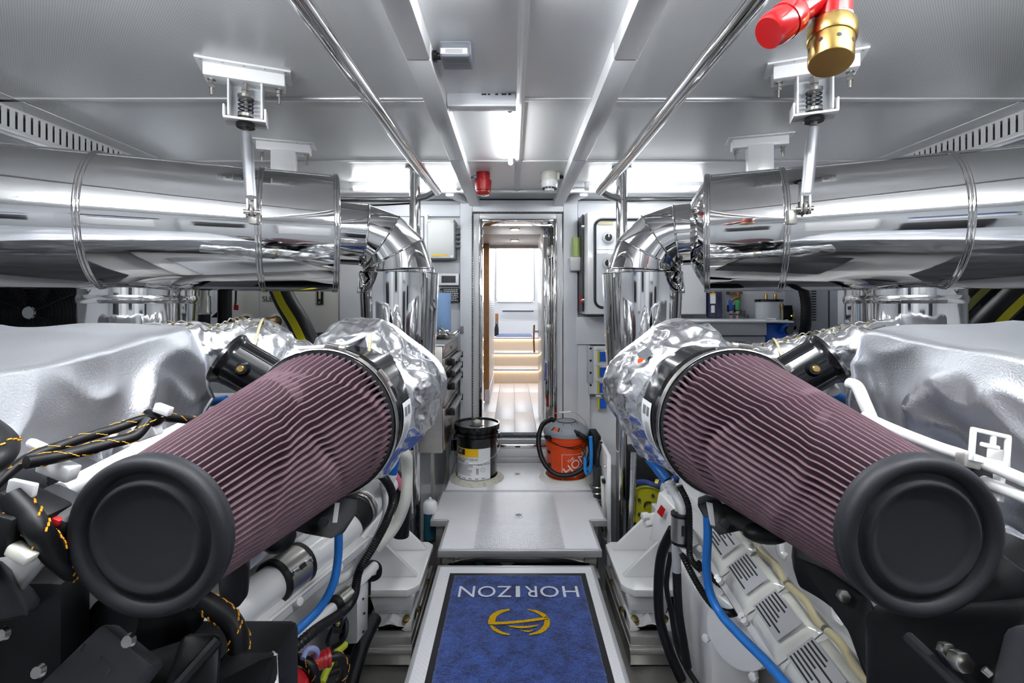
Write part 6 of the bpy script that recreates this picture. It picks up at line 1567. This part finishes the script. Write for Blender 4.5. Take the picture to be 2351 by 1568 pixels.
small('red_cap', 'small red plastic cap among the black relay blocks', 'cap', W(130, 1195, .605), (.015, .012, .010), M_redp, (0, 20, 0), .003)
small('white_engine_bracket', 'white painted bracket showing behind the thick dropping harness', 'bracket', W(15, 1290, .63), (.08, .02, .07), M_engine, (0, 40, 0), .006)
small('grey_bracket', 'dark cast bracket between blanket foot and the end cap', 'bracket', W(190, 1110, .80), (.14, .06, .06), M_greyp, (0, 22, 0), .012)
tag(MB().cyl(W(140, 1130, .72), W(420, 985, .95), .016, 14).build('fuel_rail', M_engine, None), 'white fuel rail tube running up behind the end cap', 'pipe')
hose('blue_hose', 'short blue hose showing between heat blanket and filter gauze', 'hose', [W(425, 930, 1.25), W(460, 926, 1.25), W(520, 918, 1.25)], .0115, M_bluehose, 6, 12, group='blue hoses')

# ================================================================== LOWER ENGINE, BUCKET SIDE
eng = thing('marine_engine', 'white enamelled marine diesel engine on the control cabinet side', 'engine', (1.05, 1.5, -.3), group='marine diesel engines')
MB().hexa([(.85, 1.02, -.35), (1.6, 1.02, -.35), (1.6, 2.15, -.35), (.85, 2.15, -.35), (.78, 1.02, .46), (1.6, 1.02, .46), (1.6, 2.15, .46), (.72, 2.15, .46)]).build('crankcase', M_engine, eng, bevel=.03)
MB().hexa([(.74, .9, .36), (1.55, .9, .46), (1.55, 1.98, .46), (.70, 1.98, .36), (.95, .9, .66), (1.55, .9, .84), (1.55, 1.98, .84), (.90, 1.98, .72)]).build('cylinder_head', M_engine, eng, bevel=.025)
MB().bx(.77, 1.02, 1.9, 2.25, -.05, .46).build('flywheel_housing', M_engine, eng, bevel=.03)
MB().bx(.77, 1.0, 2.24, 2.52, .02, .32).build('bell_housing', M_engine, eng, bevel=.02)
MB().bx(.74, 1.2, 1.35, 1.75, .80, .90).build('top_cover', M_greyp, eng, bevel=.01)
c = W(1695, 1450, 1.38); fl_ = MB().lathe([(0, .012), (.085, .012), (.092, .008), (.096, -.03)], c, (-.75, -.6, .25), 40).build('side_cover', M_engine, eng)
for k in range(4): a_ = 1.57 * k + .6; x_, y_, z_ = frame((-.75, -.6, .25)); MB().hexnut(c + (x_ * math.cos(a_) + y_ * math.sin(a_)) * .102, (-.75, -.6, .25), .012, .02).build('cover_bolt', M_engine, fl_, bevel=.002)
MB().bx(.62, .78, 1.5, 1.85, -.12, .28).build('oil_pump', M_engine, eng, bevel=.025)
MB().hexa([W(1600, 1500, 1.75), W(1680, 1500, 1.6), W(1680, 1500, 1.9), W(1610, 1500, 1.95), W(1560, 1390, 1.75), W(1680, 1380, 1.6), W(1680, 1380, 1.9), (W(1570, 1390, 1.95))]).build('filter_housing', M_engine, eng, bevel=.02)
MB().hexa([W(1600, 1500, 1.7), W(1660, 1510, 1.62), W(1660, 1510, 1.8), W(1600, 1500, 1.85), W(1596, 1475, 1.7), W(1660, 1485, 1.62), W(1660, 1485, 1.8), (W(1596, 1475, 1.85))]).build('oil_filter_lip', M_wgrey, eng, bevel=.01)
# red diamond plate on the white gearbox flange
pl = MB().prism([W(1490, 1240, 2.1), W(1512, 1130, 2.1), W(1560, 1180, 1.95), W(1585, 1260, 1.85)], V(.05, .04, 0)).build('flange_plate', M_engine, eng, bevel=.004)
MB().prism([W(1508, 1175, 2.03), W(1518, 1158, 2.03), W(1527, 1168, 2.0), W(1519, 1187, 2.0)], V(-.001, -.008, 0)).build('red_diamond', M_red, pl)
for px, py in ((1480, 1184), (1486, 1200)): MB().hexnut(W(px + 8, py, 2.12), (-1, -.3, 0), .017, .03).build('bolt', M_engine, eng, bevel=.002)
# injector covers wrapped in film, with labels
ra, rb = W(1655, 1235, 1.42), W(1935, 1625, .90); d = (rb - ra).normalized(); Lr = (rb - ra).length
n_ = Vector((-.62, -.35, .70)); n_ = (n_ - d * n_.dot(d)).normalized(); tg = n_.cross(d)
if tg.z > 0: tg = -tg
R = Matrix((d, tg, n_)).transposed()
MB().box(ra + d * Lr * .5 + n_ * -.03, (Lr * 1.05, .16, .05), R).build('cover_rail', M_engine, eng, bevel=.01)
rndl = random.Random(8)
for k in range(4):
    c = ra + d * Lr * (.10 + .265 * k) + n_ * .012
    def body(u, v, c=c):
        x = (u - .5) * Lr * .235; y = (v - .5) * .12
        h = .030 * (1 - abs(2 * u - 1) ** 6) * (1 - abs(2 * v - 1) ** 4) + .004 * noise.noise(Vector((x * 30, y * 30, k)))
        return c + d * x + tg * y + n_ * (h - .012)
    jc = MB().grid(body, 18, 12).build('injector_cover', M_wrap, eng, angle=70)
    lx = [c + d * a_ + tg * b_ + n_ * .0245 for a_, b_ in ((-.052, -.038), (.052, -.038), (.052, .030), (-.052, .030))]
    MB().add(lx, [(0, 1, 2, 3)]).build('label', M_greylabel, jc)
    pr = MB()
    for q in range(7):
        y = -.033 + .009 * q; x1_ = rndl.uniform(.0, .045)
        pr.add([c + d * a_ + tg * b_ + n_ * .0252 for a_, b_ in ((-.046, y), (x1_, y), (x1_, y + .004), (-.046, y + .004))], [(0, 1, 2, 3)])
    pr.build('label_print', M_ink, jc, kind='stuff')
    for s in (-1, 1): MB().hexnut(c + d * Lr * .12 * s + tg * .07 - n_ * .012, n_, .009, .010).build('cover_bolt', M_engine, jc)
    b0 = c - tg * .070
    MB().grid(lambda u, v, b0=b0: b0 + d * ((u - .5) * Lr * .25) + tg * (.009 * math.cos(v * math.pi) + .004 * math.sin(u * 7 + k)) + n_ * (.009 * math.sin(v * math.pi) - .002), 14, 6).build('yellowed_strip', M_beige, eng, angle=70)
# wavy cast rail beside the covers
def wavy(u, v):
    x = (u - .02) * Lr * 1.0; base = ra + d * x - tg * (.105 + .06 * v) + n_ * (.012 + .014 * math.sin(u * 26) * (1 - v) + .03 * v)
    return base
MB().grid(wavy, 60, 8).build('cast_rail', M_engine, eng, angle=80)
for k in range(5):
    P = [ra + d * Lr * (.1 + .2 * k + .02 * q) - tg * (.115 + .012 * math.sin(q * 1.1)) + n_ * (.03 + .012 * math.sin(q * .8)) for q in range(6)]
    MB().tube(spl(P, 4), .010, 8).build('cast_rib', M_engine, eng)
# filter carrier, bucket side
t = thing('filter_carrier', 'large black moulded carrier under the filter of the control cabinet side', 'bracket', W(1900, 1450, .95), group='black filter carriers')
MB().prism([W(1600, 1160, 1.22), W(1640, 1145, 1.22), W(1730, 1190, 1.15), W(1770, 1230, 1.12), W(1740, 1245, 1.12), W(1700, 1220, 1.14), W(1650, 1230, 1.16), W(1622, 1200, 1.2)], (.02, .05, 0)).build('carrier_plate', M_blackm, t, bevel=.004)
MB().hexnut(W(1661, 1200, 1.14), (-.1, -1, .3), .012, .012).build('bolt', M_greyp, t, bevel=.001)
MB().hexa([W(1632, 1205, 1.12), W(1642, 1208, 1.12), W(1642, 1208, 1.12) + V(0, .003, 0), W(1632, 1205, 1.12) + V(0, .003, 0), W(1622, 1153, 1.16), W(1636, 1156, 1.16), W(1636, 1156, 1.16) + V(0, .003, 0), W(1622, 1153, 1.16) + V(0, .003, 0)]).build('white_strip', M_label, t)
MB().prism([W(1825, 1275, .98), W(1900, 1310, .95), W(1990, 1370, .86), W(2030, 1450, .82), W(2010, 1568, .80), W(1990, 1568, .80), W(1955, 1470, .86), W(1930, 1415, .90), W(1880, 1375, .95), W(1835, 1350, .98), W(1822, 1310, .98)], (.03, .06, 0)).build('carrier_foot', M_blackm, t, bevel=.006)
MB().hexnut(W(1932, 1366, .88), (-.1, -1, .3), .011, .012).build('bolt', M_zinc, t, bevel=.001); MB().sphere(W(1760, 1222, 1.0), (.05, .03, .022)).build('boss', M_blackm, t)
# black front covers, bucket side
t = thing('front_gear_cover', 'black engine front covers with steel bolt in the near corner of the bucket side', 'engine cover', W(2200, 1560, .7))
MB().hexa([W(1990, 1660, .74), W(2450, 1700, .55), W(2450, 1700, .95), W(2000, 1660, .95), W(1985, 1400, .82), W(2400, 1380, .60), W(2400, 1330, .95), (W(1990, 1390, .95))]).build('belt_guard', M_blackm, t, bevel=.02)
MB().tube([W(2085, 1462, .70), W(2230, 1600, .61)], .008, 8).build('guard_rim', M_greyp, t)
MB().cyl(W(2230, 1420, .72), W(2350, 1310, .70), .035, 20).build('cover_tube', M_blackm, t)
MB().hexnut(W(2165, 1490, .655), (0, -1, .3), .011, .012).build('bolt', M_zinc, t, bevel=.001); MB().hexnut(W(2192, 1512, .635), (0, -1, .3), .013, .016).build('bolt', M_zinc, t, bevel=.001); MB().cyl(W(2258, 1535, .60), W(2275, 1550, .595), .005, 10).build('pin', M_zinc, t)
MB().hexa([W(2270, 1600, .58), W(2450, 1600, .52), W(2450, 1600, .7), W(2270, 1600, .7), W(2310, 1440, .60), W(2450, 1420, .54), W(2450, 1420, .7), (W(2310, 1440, .7))]).build('square_cover', M_greyp, t, bevel=.01)
MB().bx(.75, 1.5, .68, .95, .1, .70).build('pump_block', M_blackm, t, bevel=.02)
# hoses, bucket side
hose('blue_hose', 'blue hose stub with white coupling below the foil cover of the bucket side', 'hose', [W(1490, 1050, 1.55), W(1512, 1078, 1.53), W(1532, 1103, 1.5)], .017, M_bluehose, 6, 16, group='blue hoses')
t = thing('hose_tail', 'white ribbed hose tail dropping into a clamped sensor sleeve', 'hose fitting', W(1560, 1180, 1.45))
for k in range(3): MB().cyl(W(1533 + 5 * k, 1104 + 9 * k, 1.5), W(1536 + 5 * k, 1111 + 9 * k, 1.5), .019, 16).build('rib', M_white, t)
MB().tube(spl([W(1532, 1103, 1.5), W(1552, 1140, 1.48), W(1565, 1165, 1.46), W(1566, 1185, 1.46)], 6), .0125, 12).build('tail', M_white, t); MB().tube([W(1555, 1150, 1.475), W(1555, 1185, 1.475)], .008, 10).build('second_tail', M_cream, t)
c = W(1562, 1225, 1.46); MB().lathe([(0, 0), (.027, 0), (.028, .015), (.026, .075), (0, .075)], c - V(0, 0, .02), up, 24).build('sleeve_band', M_zinc, t); MB().cyl(c + V(0, 0, .055), c + V(0, 0, .063), .028, 24).build('sleeve_top', M_hose, t); MB().cyl(c - V(0, 0, .028), c - V(0, 0, .02), .028, 24).build('sleeve_base', M_hose, t)
MB().box(c + V(.0, -.027, .02), (.012, .004, .03)).build('band_slot', M_ink, t)
hose('blue_hose', 'long blue hose sweeping down across the injector covers', 'hose', [W(1624, 1185, 1.2), W(1625, 1230, 1.2), W(1622, 1300, 1.2), W(1630, 1360, 1.2), W(1655, 1410, 1.17), W(1700, 1460, 1.1), W(1760, 1520, 1.02), W(1820, 1590, .94)], .0105, M_bluehose, 8, 14, group='blue hoses')
hose('black_drop_hose', 'fat black hose dropping beside the engine mount of the bucket side', 'hose', [W(1545, 1215, 1.62), W(1520, 1270, 1.65), W(1512, 1340, 1.65), W(1515, 1420, 1.65), W(1535, 1490, 1.62), W(1565, 1560, 1.6)], .017, M_hose, 8, 14)
hose('black_drop_hose', 'black hose with grey ferrule hanging straight beside the long blue hose', 'hose', [W(1553, 1300, 1.5), W(1558, 1400, 1.5), W(1570, 1480, 1.5), W(1578, 1530, 1.5)], .0135, M_hose, 8, 14)
tag(MB().lathe([(0, 0), (.014, 0), (.0155, .01), (.0135, .03), (.0145, .07), (.011, .09), (0, .09)], W(1553, 1312, 1.5), up, 16).build('hose_ferrule', M_greylabel, None), 'grey crimped ferrule on the straight black hose', 'hose fitting')
hose('corrugated_conduit', 'black corrugated conduit curving behind the long blue hose', 'conduit', [W(1565, 1270, 1.45), W(1590, 1320, 1.42), W(1620, 1370, 1.38), W(1650, 1400, 1.34), W(1680, 1408, 1.3), W(1697, 1395, 1.3), W(1690, 1370, 1.32), W(1640, 1330, 1.38), W(1600, 1290, 1.42)], .0095, M_hose, 6, 12, ribs=True)
hose('corrugated_conduit', 'thin black conduit hugging the clamped sensor sleeve', 'conduit', [W(1560, 1115, 1.44), W(1580, 1160, 1.43), W(1583, 1220, 1.43), W(1585, 1280, 1.42), W(1610, 1310, 1.4)], .009, M_hose, 6, 12, ribs=True)
hose('black_drop_hose', 'thin black hose tied along the fat drop hose', 'hose', [W(1540, 1270, 1.6), W(1530, 1340, 1.6), W(1540, 1400, 1.6), W(1560, 1500, 1.58), W(1600, 1570, 1.5)], .009, M_hose, 8, 10)
hose('black_drop_hose', 'short black hose under the oil filter housing', 'hose', [W(1650, 1490, 1.6), W(1665, 1530, 1.58), W(1668, 1600, 1.55)], .014, M_hose, 6, 12)
hose('white_link_pipe', 'white link pipe bending under the clamped sensor sleeve', 'pipe', [W(1560, 1240, 1.46), W(1570, 1260, 1.45), W(1590, 1280, 1.43), W(1605, 1320, 1.42)], .010, M_engine, 6, 12)
hose('white_link_pipe', 'broad white pipe behind the corrugated conduit loop', 'pipe', [W(1590, 1300, 1.5), W(1640, 1360, 1.45), W(1690, 1400, 1.4), W(1740, 1470, 1.32), W(1780, 1510, 1.25)], .02, M_engine, 6, 16)
tag(MB().bx(W(1680, 0, 1.6).x, W(1730, 0, 1.6).x, 1.6, 1.75, W(0, 1590, 1.6).z, W(0, 1545, 1.6).z).build('orange_marker', M_thread, None, bevel=.006), 'orange marked block low under the white pipe', 'marker')
# white tubes above the right-hand end cap
hose('white_coolant_tube', 'upper white tube running out past the end cap beside the heat blanket', 'pipe', [W(1985, 955, .92), W(2050, 985, .86), W(2150, 1025, .8), W(2230, 1052, .76), W(2370, 1110, .7)], .0095, M_engine, 8, 14)
hose('white_coolant_tube', 'lower white tube emerging behind the end cap', 'pipe', [W(2200, 1085, .80), W(2260, 1105, .76), W(2370, 1150, .70)], .009, M_engine, 8, 14)
hose('white_coolant_tube', 'short white tube bend between filter gauze and heat blanket', 'pipe', [W(1950, 880, 1.02), W(1968, 888, 1.0), W(1985, 925, .98), W(2000, 960, .97)], .012, M_engine, 8, 14)
hose('white_coolant_tube', 'stubby white tube end behind the filter gauze', 'pipe', [W(1890, 880, 1.2), W(1905, 885, 1.18), W(1915, 900, 1.16)], .014, M_engine, 8, 14)
hose('blue_hose', 'sliver of blue hose behind the filter gauze of the bucket side', 'hose', [W(1900, 900, 1.25), W(1960, 925, 1.22), W(2000, 945, 1.2)], .011, M_bluehose, 6, 12, group='blue hoses')
t = thing('tube_bracket', 'white slotted bracket plate with clamp holding the white tubes', 'bracket', W(2270, 1060, .74))
R = Euler((math.radians(-12), math.radians(12), math.radians(-10))).to_matrix(); c = W(2272, 1030, .745)
for q in (((0, 0, .024), (.055, .006, .007)), ((0, 0, -.020), (.055, .006, .010)), ((-.024, 0, 0), (.008, .006, .05)), ((.024, 0, 0), (.008, .006, .05)), ((0, 0, .004), (.026, .006, .007)), ((.004, 0, .012), (.007, .006, .018))):
    MB().box(c + R @ Vector(q[0]), q[1], R).build('plate_bar', M_engine, t, bevel=.002)
MB().box(W(2222, 1058, .755), (.024, .022, .022), R).build('clamp', M_steel, t, bevel=.003)
MB().box(W(2285, 1090, .76), (.008, .03, .08), R).build('plate_leg', M_engine, t, bevel=.002)
MB().box(W(2240, 1090, .775), (.03, .03, .04), R).build('clamp_foot', M_greyp, t, bevel=.003)
bpy.context.view_layer.update()
